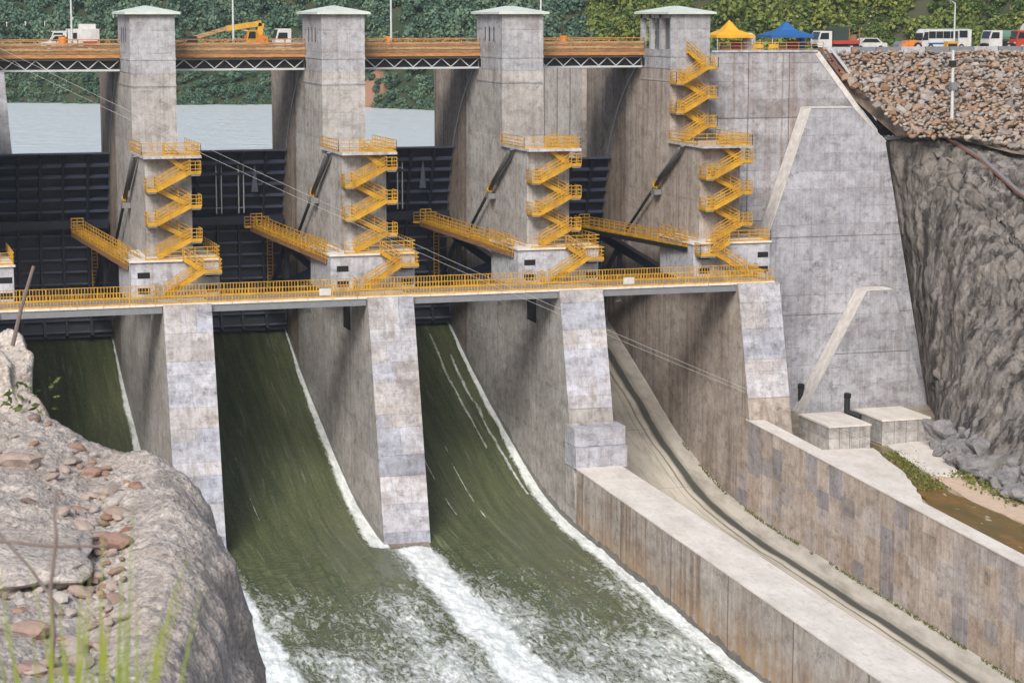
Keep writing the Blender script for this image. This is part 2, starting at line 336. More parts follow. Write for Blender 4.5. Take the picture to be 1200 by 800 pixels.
def shore(x): return 206 - .56*x + 9*np.sin(x*.05) + 5*np.sin(x*.13 + 1)
def hill_z(x, y):
    d = y - shore(x); s = np.clip(d, -30, None)
    z = 10.2 + np.where(s < 0, s*.35, s*.52 + 4*(1 - np.exp(-np.maximum(s, 0)/10)))
    z = z + np.clip(s/20, 0, 1)*(6*fbm(x*.02, y*.02, 0, 4))
    # the right flank comes down behind the crest road
    return np.minimum(z, 130)
gx, gy = np.meshgrid(np.linspace(-220, 420, 130), np.linspace(-60, 420, 110), indexing='ij')
hy = gy + shore(gx)*0 + 0
yy = np.maximum(shore(gx) - 25 + (gy + 60)*.9, 20)
V = np.stack([gx, yy, hill_z(gx, yy)], -1).reshape(-1, 3)
g = G('hill_soil'); hz = g.ramp(g.noise((.05,.05,.05), 5), .45, .6); slip_x = min(np.arange(30, 100, .5), key=lambda q: abs(600 + 2600*math.tan(math.atan2(q - CAM.x, float(shore(q)) + 4 - CAM.y) - R(YAW)) - 428))
slip = g.n('VectorMath', {0: g.pos, 1: (float(slip_x), float(shore(slip_x)) + 4, 14.0)}, operation='DISTANCE').outputs['Value']
M['hill'] = g.done(g.mix(g.ramp(g.math('ADD', slip, g.math('MULTIPLY', hz, 3.0)), 6.0, 3.5), g.mix(hz, (.022,.035,.014), (.045,.05,.022)), (.24,.13,.085)), .95)
hill = link('hillside', fast_mesh('hillside', V, grid_faces(130, 110), M['hill'], smooth=True)); tag(hill, 'wooded hillside rising across the reservoir', 'hill', kind='structure')

def crown_arrays(n, seed, leaf=.5, lobes=7, flat=.8):
    """unit crown (radius about 1, base at z=0): leaf quads in the shells of several lobes"""
    r = np.random.default_rng(seed)
    lc = r.normal(0, 1, (lobes, 3)); lc /= np.linalg.norm(lc, axis=1)[:, None]; lc *= r.uniform(.25, .72, (lobes, 1)); lc[:, 2] = lc[:, 2]*.75 + .05
    lr = r.uniform(.32, .58, lobes)
    k = r.integers(0, lobes, n)
    d = r.normal(0, 1, (n, 3)); d /= np.linalg.norm(d, axis=1)[:, None]
    rad = lr[k]*r.uniform(.62, 1.06, n)
    c = lc[k] + d*rad[:, None]; c[:, 2] = c[:, 2]*flat + .8
    nrm = d*.6 + r.normal(0, .5, (n, 3)) + np.array([0, 0, .35]); nrm /= np.linalg.norm(nrm, axis=1)[:, None]
    a = np.cross(nrm, r.normal(0, 1, (n, 3))); a /= np.linalg.norm(a, axis=1)[:, None]; b = np.cross(nrm, a)
    s = leaf*r.uniform(.10, .2, n)[:, None]
    V = np.stack([c - a*s - b*s*.7, c + a*s - b*s*.5, c + a*s*.8 + b*s*.8, c - a*s*.7 + b*s], 1)
    tone = np.clip(r.normal(.35, .18, n) + .35*(r.random(lobes)[k] - .5), 0, 1)
    return V.reshape(-1, 3), np.arange(4*n).reshape(n, 4), np.repeat(tone, 4)
PROTO = [crown_arrays(520, 100 + i, leaf=.66 if i % 2 else .56, lobes=5 + i, flat=.75 + .1*(i % 3)) for i in range(6)]
def forest(name, pts, m):
    Vs, Fs, Ts = [], [], []; off = 0
    for i, (x, y, z, s, sz) in enumerate(pts):
        V, F, T = PROTO[i % 6]; a = nrg.uniform(0, 6.28); ca, sa = math.cos(a), math.sin(a)
        W = np.stack([(V[:,0]*ca - V[:,1]*sa)*s + x, (V[:,0]*sa + V[:,1]*ca)*s + y, V[:,2]*sz + z], 1)
        Vs.append(W); Fs.append(F + off); Ts.append(np.clip(T + nrg.uniform(-.3, .35), 0, 1)); off += len(V)
    return link(name, fast_mesh(name, np.concatenate(Vs), np.concatenate(Fs), m, attrs={'tone': np.concatenate(Ts)}))
# far wood (reads as one mass), left part finer and tinted blue for haze, right part larger crowns
pl, pr_ = [], []
def pxof(x, y):
    dx, dy = x - CAM.x, y - CAM.y; a = math.atan2(dx, dy) - R(YAW); return 600 + 2600*math.tan(a)
for row in range(20):
    d = -1.0 + row*3.3
    for x in np.arange(-60, 250, 2.9):
        xx = x + nrg.uniform(-1.4, 1.4); yyv = float(shore(xx)) + d + nrg.uniform(-1.6, 1.6)
        p = pxof(xx, yyv)
        if -40 < p < 1245:
            if 408 < p < 446 and row < 3: continue                     # bare earth slip at the shore
            z = float(hill_z(xx, yyv))
            if p < 690 and row > 13: continue
            if p < 690:
                s = nrg.uniform(1.5, 2.7)*(1.2 if row > 2 else .75); pl.append((xx, yyv, z - s*.55, s, s*nrg.uniform(.9, 1.35)))
            elif row > 0:
                if row > 1: q_ = nrg.uniform(1.3, 2.5); pr_.append((xx + 1.4, yyv + 1.5, float(hill_z(xx + 1.4, yyv + 1.5)) - q_*.4, q_, q_*1.1))
                s = nrg.uniform(2.0, 4.2) if nrg.random() < .6 else nrg.uniform(1.2, 2.2); pr_.append((xx, yyv, z - s*.5, s, s*nrg.uniform(.9, 1.4)))
for x in np.arange(-60, 150, 1.25):                                    # shrubs on the steep bank at the waterline
    for d in (-.6, .9, 2.6, 4.4, 6.4):
        xx = x + nrg.uniform(-.7, .7); yyv = float(shore(xx)) + d + nrg.uniform(-.8, .8); p = pxof(xx, yyv)
        if -30 < p < 760 and not (404 < p < 442 and d < 5 and nrg.random() < .85): s = nrg.uniform(.8, 1.5); pl.append((xx, yyv, float(hill_z(xx, yyv)) - s*.5, s, s*nrg.uniform(.8, 1.2)))
fl = forest('far_forest', pl, M['leafHaze']); tag(fl, 'dense forest, tinted blue for haze, covering the far shore', 'forest', kind='stuff')
# nearer wood on the right: the crowns that can be told apart stand as trees, the rest is one mass
pr_.sort(key=lambda q: -q[3]); near = pr_[:90]; rest = pr_[90:]
fr = forest('near_forest', rest, M['leafR']); tag(fr, 'lighter green undergrowth between the trees above the crest road', 'forest', kind='stuff')
CROWN = []
for i in range(6):
    V, F, T = crown_arrays(900, 300 + i, leaf=.55, lobes=6 + i, flat=.8 + .08*i); CROWN.append(fast_mesh('crown', V, F, M['leafR'], attrs={'tone': T}))
trunk_me = MB().tube((0,0,-.5), (.05,.02,.55), .055, 6, .03).tube((.05,.02,.5), (.3,.1,1.0), .03, 5, .012).tube((.05,.02,.5), (-.25,.2,1.05), .03, 5, .012).tube((.05,.02,.5), (.05,-.25,1.1), .028, 5, .01).mesh('trunk', M['bark'])
for i, (x, y, z, s, sz) in enumerate(sorted(near, key=lambda q: pxof(q[0], q[1]))):
    t = empty('broadleaf_tree', (x, y, z)); t.scale = (s, s, sz); t.rotation_euler.z = nrg.uniform(0, 6.28)
    link('trunk', trunk_me, t); link('crown', CROWN[i % 6], t, rot=(0, 0, i*1.1))
    tag(t, 'broadleaf tree crown in the green hillside wood above the crest road', 'tree', 'trees on the hillside above the crest road')
# white posts along a track on the far slope
pm = MB().box(-.07,.07,-.07,.07,0,.8).box(-.12,.12,-.04,.04,.65,.95).mesh('marker_post', M['white'])
for x in (-22,-18,-13,-9.5,5,8.5,12,17,24,28):
    yv = float(shore(x)) + 19; o = link('marker_post', pm, loc=(x, yv - 1.5, float(hill_z(x, yv)) + 2.2)); tag(o, 'small white post on the far wooded slope above the reservoir', 'post', 'white posts on the far slope')

# ------------------------------------------------------------------ spillway floor and water
def sheet(name, xs, ys, zf, m, attrs=None):
    Xg, Yg = np.meshgrid(xs, ys, indexing='ij'); Zg = zf(Xg, Yg)
    V = np.stack([Xg, Yg, Zg], -1).reshape(-1, 3)
    at = {k: f(Xg, Yg).ravel() for k, f in (attrs or {}).items()}
    return link(name, fast_mesh(name, V, grid_faces(len(xs), len(ys)), m, smooth=True, attrs=at))
g = G('dry_chute_floor'); X, Y, Z = g.xyz()
c = g.mix(g.ramp(g.noise((.5,.06,.5), 6, .65), .38, .62), (.54,.50,.43), (.42,.39,.33))
c = g.mix(g.math('MULTIPLY', g.ramp(g.noise((2.2,.05,1), 5, .7), .52, .68), .55), c, (.16,.15,.10))
lane = None
for xc, hw, y0, k in ((53.6,.10,0,.7),(54.72,.5,0,1.0),(52.9,.06,6,.4),(47.8,.28,4,.55),(46.2,.2,6,.5)):
    d = g.math('ABSOLUTE', g.math('SUBTRACT', g.math('ADD', X, g.math('MULTIPLY', g.math('SUBTRACT', g.noise((.3,.12,.3), 3), .5), .7)), xc))
    f = g.math('MULTIPLY', g.ramp(d, hw*1.3, hw*.6), k*.9)
    if xc < 50: f = g.math('MULTIPLY', f, g.ramp(Y, -14.0, 2.0))
    lane = f if lane is None else g.math('MAXIMUM', lane, f)
c = g.mix(lane, c, (.018,.02,.016))
jl = g.math('LESS_THAN', g.math('FRACT', g.math('DIVIDE', Y, 12.0)), .008); c = g.mix(g.math('MULTIPLY', jl, .5), c, (.1,.1,.09))
g.bump(g.noise((3,3,3), 5), .3, .05); M['floor'] = g.done(c, .8)
fo = sheet('chute_floor', np.linspace(42.0, 56.3, 24), np.linspace(-130, 26, 240), lambda x, y: floor_z(y), M['floor']); tag(fo, 'dry concrete chute floor with dark wet streaks', 'chute floor', kind='structure')

def foam(x, y):
    f = np.zeros_like(x)
    def bump_(d, w): return np.exp(-(d/w)**2)
    wob = .35*fbm(x*.5, y*.25, 3, 3)
    for xr in (0.0, 19.0, 37.8):
        w = np.interp(y, [-100,-60,-25,0,20], [1.9,1.8,1.6,.75,.26])
        lim = 1.0 if xr > 30 else np.clip((y + 27)/2, 0, 1)
        d = np.maximum(xr - x + wob*.6, 0); f = np.maximum(f, 1.0*np.exp(-(d/w)**2)*(x < xr + .3)*lim*np.clip((26 - y)/3, 0, 1))
    for xc in (2.2, 21.2, -16.8):                              # wakes behind the pier ends
        s = -25.2 - y; on = np.clip(s/1.2, 0, 1)
        w = 1.9 + .025*np.maximum(s, 0)
        core = 1.0*np.exp(-(np.abs(x - xc + wob*2.2)/w)**2.2)
        f = np.maximum(f, core*on*np.interp(s, [0, 60, 100], [1, .95, .8]))
        shed = .56*np.exp(-(np.abs(x - xc)/(w*2.2))**2)*on; f = np.maximum(f, shed)
    gen = np.interp(y, [-110,-75,-58,-45,-37,-30,-26], [.60,.57,.52,.45,.35,.21,0]); f = np.maximum(f, gen + .16*fbm(x*.25, y*.12, 9, 3)*(y < -27))
    for xs_, y0, y1, w in ((24.3,19,-6,.22),(25.3,18,2,.16),(34.9,19,-4,.2),(36.2,15,-14,.25),(28.0,4,-18,.10),(9.0,2,-16,.07),(30.5,0,-20,.08)):
        f = np.maximum(f, .66*np.exp(-((x - xs_ + wob*.7)/w)**2)*((y < y0) & (y > y1)))
    return np.clip(f, 0, 1.3)
def wz(x, y):
    z = water_z(y); t = np.clip((-22 - y)/14, 0, 1)
    z = z + t*(.40*fbm(x*.55, y*.3, 1, 4) + .18*np.abs(fbm(x*1.8, y*1.2, 4, 3)))
    z = z + .10*fbm(x*1.3, y*.22, 2, 4) + .22*np.clip(foam(x, y) - .7, 0, .6)*(1 + .8*fbm(x*1.2, y*1.2, 7, 3))
    return z
g = G('spillway_water')
fd = g.n('Attribute', attribute_name='foam').outputs['Fac']
flow = g.noise((1.5,.07,.15), 5, .6); fine = g.noise((5,1.6,2), 4, .6)
c = g.mix(g.ramp(flow, .35, .68), (.052,.066,.030), (.100,.112,.052))
c = g.mix(g.math('MULTIPLY', g.ramp(g.noise((3,.12,.4), 4, .7), .58, .75), .3), c, (.24,.26,.18))
ae = g.ramp(g.noise((7,2.2,3), 5, .75), .5, .78); c = g.mix(g.math('MULTIPLY', ae, .3), c, (.27,.32,.19)); c = g.mix(g.math('MULTIPLY', g.ramp(g.noise((2.2,.06,.3), 5, .7), .58, .74), .45), c, (.34,.36,.27))
nf = g.n('TexNoise', {'Vector': g.vmul(g.pos, (1.5,.5,.6)), 'Scale': 1.0, 'Detail': 7.0, 'Roughness': .68, 'Distortion': 1.4}).outputs[0]; nf2 = g.n('TexNoise', {'Vector': g.vmul(g.pos, (4.2,1.8,2)), 'Scale': 1.0, 'Detail': 5.0, 'Roughness': .65, 'Distortion': .8}).outputs[0]
thr = g.math('SUBTRACT', 1.0, g.math('ADD', g.math('MULTIPLY', nf, .62), g.math('MULTIPLY', nf2, .38)))
ff = g.ramp(g.math('SUBTRACT', g.math('MULTIPLY_ADD', fd, .82, .04), g.math('SUBTRACT', thr, .08)), -.03, .17)
c = g.mix(ff, c, g.mix(g.ramp(g.noise((2.2,.7,1.5), 5, .7), .35, .6), (.46,.52,.51), (.76,.78,.77))); rg = g.math('MULTIPLY_ADD', ff, .55, .2)
g.bump(g.math('ADD', g.math('MULTIPLY', fine, 1.1), g.math('ADD', g.math('MULTIPLY', flow, .8), g.math('MULTIPLY', g.math('MULTIPLY', ff, nf2), 2.2))), .42, .16)
M['spill'] = g.done(c, rg)
wo = sheet('spillway_water', np.linspace(-22, 37.9, 300), np.concatenate([np.linspace(-110, -22, 420), np.linspace(-21.7, 21.5, 110)]), wz, M['spill'], {'foam': foam})
tag(wo, 'olive green spillway water breaking into white foam', 'water', kind='structure')
# weir crest body under the gates
oc = MB()
ys = np.linspace(-30, 26, 40); poly = [(float(y), float(floor_z(y)) - .25) for y in ys] + [(27.5,-30),(-30,-30)]
for k in range(4): pass
oc.prism_x(poly, -18.9, 56.1); ob = oc.build('ogee_crest', M['pier_up']); tag(ob, 'curved concrete weir body under the gates', 'weir', kind='structure')

# ------------------------------------------------------------------ shared pieces
def rail_mb(mb, p, q, h=1.1, n=None, t=.07, rails=3, dx=0, kick=True):
    """railing along p->q standing h high"""
    p = Vector(p); q = Vector(q); Lh = (q - p).length; n = n or max(1, round(Lh/1.1))
    up = Vector((0,0,1))
    for i in range(rails): mb.bar(p + up*(h*(i+1)/rails), q + up*(h*(i+1)/rails), t, t)
    for i in range(n + 1):
        a = p.lerp(q, i/n); mb.bar(a, a + up*h, t*.9)
    if kick: mb.bar(p + up*.08, q + up*.08, .03, .16)
def flight(root, p, q, w=.9, ynear=True):
    """stair flight from lower p to upper q, running in x (p,q are centre-line points)"""
    p = Vector(p); q = Vector(q); mb = MB(); n = 8
    for s in (-1, 1):
        off = Vector((0, s*w/2, 0)); mb.bar(p + off, q + off, .07, .3)
    for i in range(n):
        c_ = p.lerp(q, (i + .5)/n); mb.box(c_.x - .16, c_.x + .16, c_.y - w/2 + .04, c_.y + w/2 - .04, c_.z + .03, c_.z + .08)
    f = mb.build('flight', M['yellow'], root)
    r = MB()
    for s in (-1, 1): rail_mb(r, p + Vector((0, s*(w/2 + .03), .15)), q + Vector((0, s*(w/2 + .03), .15)), 1.05, 3, .065, 3, False)
    r.build('railing', M['yellow'], f)
    return f
def landing(root, x0, x1, y0, y1, z, sides):
    l = MB().box(x0, x1, y0, y1, z - .16, z).build('landing', M['yellow'], root)
    MB().box(x0 + .05, x1 - .05, y0 + .05, y1 - .02, z - .30, z - .165).build('support_plate', M['steel'], l)
    r = MB()
    for s in sides:
        a, b = {'f': ((x0,y0,z),(x1,y0,z)), 'l': ((x0,y0,z),(x0,y1,z)), 'r': ((x1,y0,z),(x1,y1,z)), 'b': ((x0,y1,z),(x1,y1,z))}[s]
        rail_mb(r, a, b, 1.1, 2, .065)
    r.build('railing', M['yellow'], l)
def zigzag(loc, zs_top, nf, step, x0, x1, label, group=None, first='left'):
    """flights go down from zs_top; odd flights (inner lane) run down to the right, even ones (outer lane) down to the left"""
    t = empty('zigzag_staircase', loc); z = zs_top; yi, yo = -.55, -1.5
    xl, xr = x0 + .75, x1 - .75
    for i in range(nf):
        zn = z - step
        if i % 2 == 0:
            flight(t, (xr, yi, zn), (xl + (.9 if i == 0 else 0), yi, z))
            landing(t, x1 - .75, x1 + .25, -2.0, -.06, zn, 'fr')
        else:
            flight(t, (xl, yo, zn), (xr, yo, z))
            if i < nf - 1: landing(t, x0 - .2, x0 + .75, -2.0, -.06, zn, 'fl')
        z = zn
    for i in range(3):                                         # brackets back to the wall
        pass
    tag(t, label, 'staircase', group); return t

# ------------------------------------------------------------------ piers
TOWER_ROOF = 28.0
def pier_meshes():
    D = {}
    w = MB()
    prof_ = [(-19.0,1.9),(-25.2,-21.5),(-25.2,-31),(13.6,-31),(13.6,22.3),(0.02,22.3),(0.02,14.6),(-8.6,14.6),(-8.6,1.9)]
    w.prism_x(prof_, 0, PW); D['pier_wall'] = w.mesh('pier_wall', M['pier'])
    u = MB()                                                   # upstream length with rounded cutwater
    plan = [(0,13.6),(PW,13.6),(PW,26.8)] + [(2.2 + 2.2*math.cos(a), 26.8 + 2.4*math.sin(a)) for a in np.linspace(.2, math.pi - .2, 9)] + [(0,26.8)]
    u.prism_z(plan, -31, 22.3); D['upstream_wall'] = u.mesh('upstream_wall', M['pier_up'])
    return D
PD = pier_meshes()
# seal plate: steel arc in the pier side that the gate edge slides along
def arc_strip(x, a0, a1, r0, r1, n=24):
    mb = MB(); vs = []
    for i in range(n + 1):
        a = a0 + (a1 - a0)*i/n
        for r_ in (r0, r1): vs += [(x, TY + r_*math.cos(a), TZ + r_*math.sin(a)), (x - .04, TY + r_*math.cos(a), TZ + r_*math.sin(a))]
    fs = []
    for i in range(n):
        k = 4*i; fs += [(k+1,k+3,k+7,k+5),(k,k+1,k+5,k+4),(k+2,k+6,k+7,k+3)]
    return mb.add(vs, fs)
def tower_meshes(open_=False):
    D = {}; t = MB()
    if not open_:
        t.box(0, PW, 0, 9.4, 22.25, TOWER_ROOF)
    else:
        t.box(0, PW, 0, 9.4, 22.25, 24.3); t.box(1.9, PW, 0, 9.4, 24.3, TOWER_ROOF); t.box(0, 1.9, 0, .35, 24.3, TOWER_ROOF)
        for y in (2.9, 6.0, 8.7): t.box(0, .5, y, y + .55, 24.3, TOWER_ROOF)
        t.box(0, .6, .35, 9.25, 27.55, TOWER_ROOF - .01)
    D['tower'] = t.mesh('tower', M['tower'])
    r = MB(); o = .5; zc = TOWER_ROOF
    r.add([(-o,-o,zc),(PW+o,-o,zc),(PW+o,9.4+o,zc),(-o,9.4+o,zc),(-o,-o,zc+.22),(PW+o,-o,zc+.22),(PW+o,9.4+o,zc+.22),(-o,9.4+o,zc+.22),(PW/2,3.4,zc+.85),(PW/2,6.0,zc+.85)],
          [(0,3,2,1),(0,1,5,4),(1,2,6,5),(2,3,7,6),(3,0,4,7),(4,5,8),(5,6,9,8),(6,7,9),(7,4,8,9)])
    D['roof'] = r.mesh('roof', M['roofp']); return D
TD = tower_meshes(); TD4 = tower_meshes(True)
band_me = MB().box(-.05, PW + .05, -.05, 9.45, 23.55, 23.75).mesh('string_course', M['tower'])
band2_me = MB().box(-.05, PW + .05, -.05, 9.45, 21.0, 21.14).mesh('string_course', M['tower'])
slit_me = MB().box(-.02, .12, -.14, .14, 0, 1.5).mesh('slit_window', M['black'])
hole_me = MB().box(-.03, .2, -.35, .35, 0, .85).mesh('bearing_recess', M['black'])
vent_me = MB().box(0, 1.15, -.03, .3, 0, .55).mesh('window', M['black'])
pocket_me = MB().box(-.03, .3, -1.5, 1.5, 0, 2.7).mesh('wall_recess', M['black'])
plat_me = MB().box(-.3, PW + .75, -10.2, -.02, 14.6, 14.85).mesh('platform', M['block'])
def plat_rail():
    r = MB(); z = 14.85
    for a, b in (((-.25,-.1,z),(-.25,-8.4,z)), ((-.25,-8.4,z),(PW+.7,-8.4,z)), ((PW+.7,-10.1,z),(PW+.7,-.1,z)), ((1.5,-10.1,z),(PW+.7,-10.1,z))): rail_mb(r, a, b, 1.1, None, .065)
    return r.mesh('platform_railing', M['yellow'])
PRAIL = plat_rail()
tb = MB().box(-1.95, 0, -12, -2.6, 1.35, 5.1).box(PW, PW + 1.95, -12, -2.6, 1.35, 5.1).box(0, PW, -12, -8.62, 1.92, 5.1)
TB = tb.mesh('trunnion_block', M['block'])
TSLAB = MB().box(-2.1, PW + 2.1, -12.2, -8.62, 5.1, 5.3).box(-2.1, -.01, -8.62, -2.4, 5.1, 5.3).box(PW + .01, PW + 2.1, -8.62, -2.4, 5.1, 5.3).mesh('platform', M['cap'])
def tb_rail():
    r = MB(); z = 5.3
    for a, b in (((-2.0,-2.6,z),(-2.0,-10.6,z)), ((-.6,-12.1,z),(PW+2,-12.1,z)), ((PW+2,-12.1,z),(PW+2,-2.6,z))): rail_mb(r, a, b, 1.1, None, .065)
    return r.mesh('platform_railing', M['yellow'])
TRAIL = tb_rail()
SEAL = arc_strip(-.02, -.35, 1.04, GR - .12, GR + .22).mesh('seal_plate', M['steel'])
# nose panels: two columns of formwork panels with recessed joints on the sloping end face
nose_n = Vector((0, -1, .264)).normalized(); slope = Vector((0, -6.2, -23.4)); SL = slope.length; sdir = slope.normalized()
def nose_panels(parent, z_stop=-21.4):
    rows = [0]; rr = random.Random(int(parent.location.x*10) + 5)
    while rows[-1] < SL - .4: rows.append(min(SL, rows[-1] + rr.choice((1.2, 1.9, 2.6, 3.0))))
    for a, b in zip(rows, rows[1:]):
        cols = rr.choice(([0,2.2,4.4],[0,4.4],[0,2.9,4.4],[0,4.4],[0,1.5,2.9,4.4]))
        for c0, c1 in zip(cols, cols[1:]):
            p0 = Vector((0,-19,1.9)) + sdir*(a + .008); p1 = Vector((0,-19,1.9)) + sdir*(b - .008)
            if p1.z < z_stop: continue
            th = .06 + rr.random()*.012; mb = MB()
            q = [Vector((c0 + .008,0,0)) + p1, Vector((c1 - .008,0,0)) + p1, Vector((c1 - .008,0,0)) + p0, Vector((c0 + .008,0,0)) + p0]
            mb.add([v + nose_n*.001 for v in q] + [v + nose_n*th for v in q], [(4,5,6,7),(0,1,5,4),(1,2,6,5),(2,3,7,6),(3,0,4,7)])
            mb.build('panel', M['nose'], parent)
plabel = ['grey concrete spillway pier cut off by the left edge of the photo', 'leftmost concrete gate pier with its whole tower in view', 'second whole concrete gate pier, its foot ending in the white wake',
          'concrete gate pier whose foot runs on into the long dividing wall', 'right end gate pier with open columns under its roof, against the abutment']
piers = []
for k, x in enumerate(PX):
    p = empty('spillway_pier', (x, 0, 0)); piers.append(p)
    wl_ = link('pier_wall', PD['pier_wall'], p)
    if k == 4: wl_.data = wl_.data.copy(); wl_.data.materials[0] = M['side4']
    link('upstream_wall', PD['upstream_wall'], p)
    td = TD4 if k == 4 else TD
    tw = link('tower', td['tower'], p); link('roof', td['roof'], p)
    link('string_course', band_me, tw); link('string_course', band2_me, tw)
    if k < 4:
        for j in range(3): link('slit_window', slit_me, tw, (0, 3.0 + j*1.6, 25.2))
    link('bearing_recess', hole_me, tw, (0, 8.2, 22.5))
    pf = link('platform', plat_me, p); link('platform_railing', PRAIL, pf)
    tbk = link('trunnion_block', TB, p); ts = link('platform', TSLAB, p); link('platform_railing', TRAIL, ts)
    for vx in (-1.35, PW + .65):
        for vz in (3.6, 2.15): link('window', vent_me, tbk, (vx, -12, vz))
    link('seal_plate', SEAL, p)
    link('wall_recess', pocket_me, p, (0, -10.2, -2.2)) if k in (2, 3) else None
    if k < 4: nose_panels(p, -21.4 if k < 3 else -10.6)
    else: nose_panels(p, -10.8)
    tag(p, plabel[k], 'pier', 'spillway gate piers')
wet = G('wet_concrete'); wcol = wet.mix(wet.ramp(wet.noise((.8,.8,.8), 5, .7), .4, .65), (.06,.055,.045), (.12,.105,.08)); wet.bump(wet.noise((5,5,5), 4), .3, .04); M['wet'] = wet.done(wcol, .35)
def wet_band(parent, y_hi, y_lo, px_, py_, pz_, off=-.012):
    ys_ = np.arange(y_hi, y_lo, -.35); vs = []; h = .35 + .30*(fbm(ys_*.5, ys_*0 + px_, 2, 4) + .35) + .25*(fbm(ys_*2.2, ys_*0, 5, 2))
    for y, hh in zip(ys_, h):
        z = float(water_z(y)); vs += [(off, y - py_, z - .4 - pz_), (off, y - py_, z + .2 + max(hh, .08) - pz_), (off + .01, y - py_, z + .2 + max(hh, .08) - pz_)]
    fs = []
    for i in range(len(ys_) - 1): fs += [(3*i, 3*i+1, 3*i+4, 3*i+3), (3*i+1, 3*i+2, 3*i+5, 3*i+4)]
    MB().add(vs, fs).build('wet_band', M['wet'], parent)
for k in (1, 2, 3): wet_band(piers[k], 19.5, -24.9, PX[k], 0, 0)
# stepped foot of the third pier
ft = MB().box(-.1, 5.0, -24.6, -21.2, -14.4, -12.4).box(-.1, 5.0, -24.0, -21.2, -12.36, -10.6).build('stepped_foot', M['nose'], piers[3])
pf2 = MB().prism_x([(-25.1,-20.2),(-28.2,-21.0),(-28.6,-26),(-25.1,-26)], .3, PW - .3).build('footing', M['pier_up'], piers[2])

# ------------------------------------------------------------------ staircases
sl = ['yellow zigzag stairs on the pier at the left photo edge', 'yellow zigzag stairs on the leftmost whole pier', 'yellow zigzag stairs on the second whole pier, left of the middle gate', 'yellow zigzag stairs on the pier above the dividing wall', 'lower yellow zigzag stairs on the right end pier']
st0 = zigzag((PX[1], -8.6, 0), 14.85, 6, 1.59, 0.1, PW + .35, sl[1], 'zigzag stairs on the pier fronts')
for k in (2, 3, 4):
    c_ = copy_tree(st0); c_.location = (PX[k], -8.6, 0); tag(c_, sl[k])
zigzag((PX[4], 0, 0), 24.0, 6, 1.52, .1, PW - .1, 'upper yellow zigzag stairs on the tower beside the yellow tent', 'zigzag stairs on the pier fronts')
def short_stairs(k, mirror, label):
    t = empty('short_staircase', (PX[k], 0, 0)); s = -1 if mirror else 1; cx = PW/2
    f = lambda x: cx + s*(x - cx)
    a, b = sorted((f(4.6), f(6.3)))
    landing(t, a, b, -13.9, -12.25, 4.25, 'fr' if not mirror else 'fl')
    flight(t, (f(4.6), -12.7, 4.25), (f(2.9), -12.7, 5.3), .8)
    flight(t, (f(1.0), -13.5, 2.05), (f(4.6), -13.5, 4.25), .8)
    landing(t, *sorted((f(1.05), f(.1))), -13.95, -12.9, 2.05, 'l' if not mirror else 'r')
    tag(t, label, 'staircase', 'short stairs from the pier ledges to the footbridge')
short_stairs(1, False, 'short yellow stairs from the leftmost whole pier down to the footbridge')
short_stairs(2, False, 'short yellow stairs from the second whole pier down to the footbridge')
short_stairs(3, False, 'short yellow stairs from the pier above the dividing wall to the footbridge')
short_stairs(4, True, 'short yellow stairs at the right end of the footbridge')

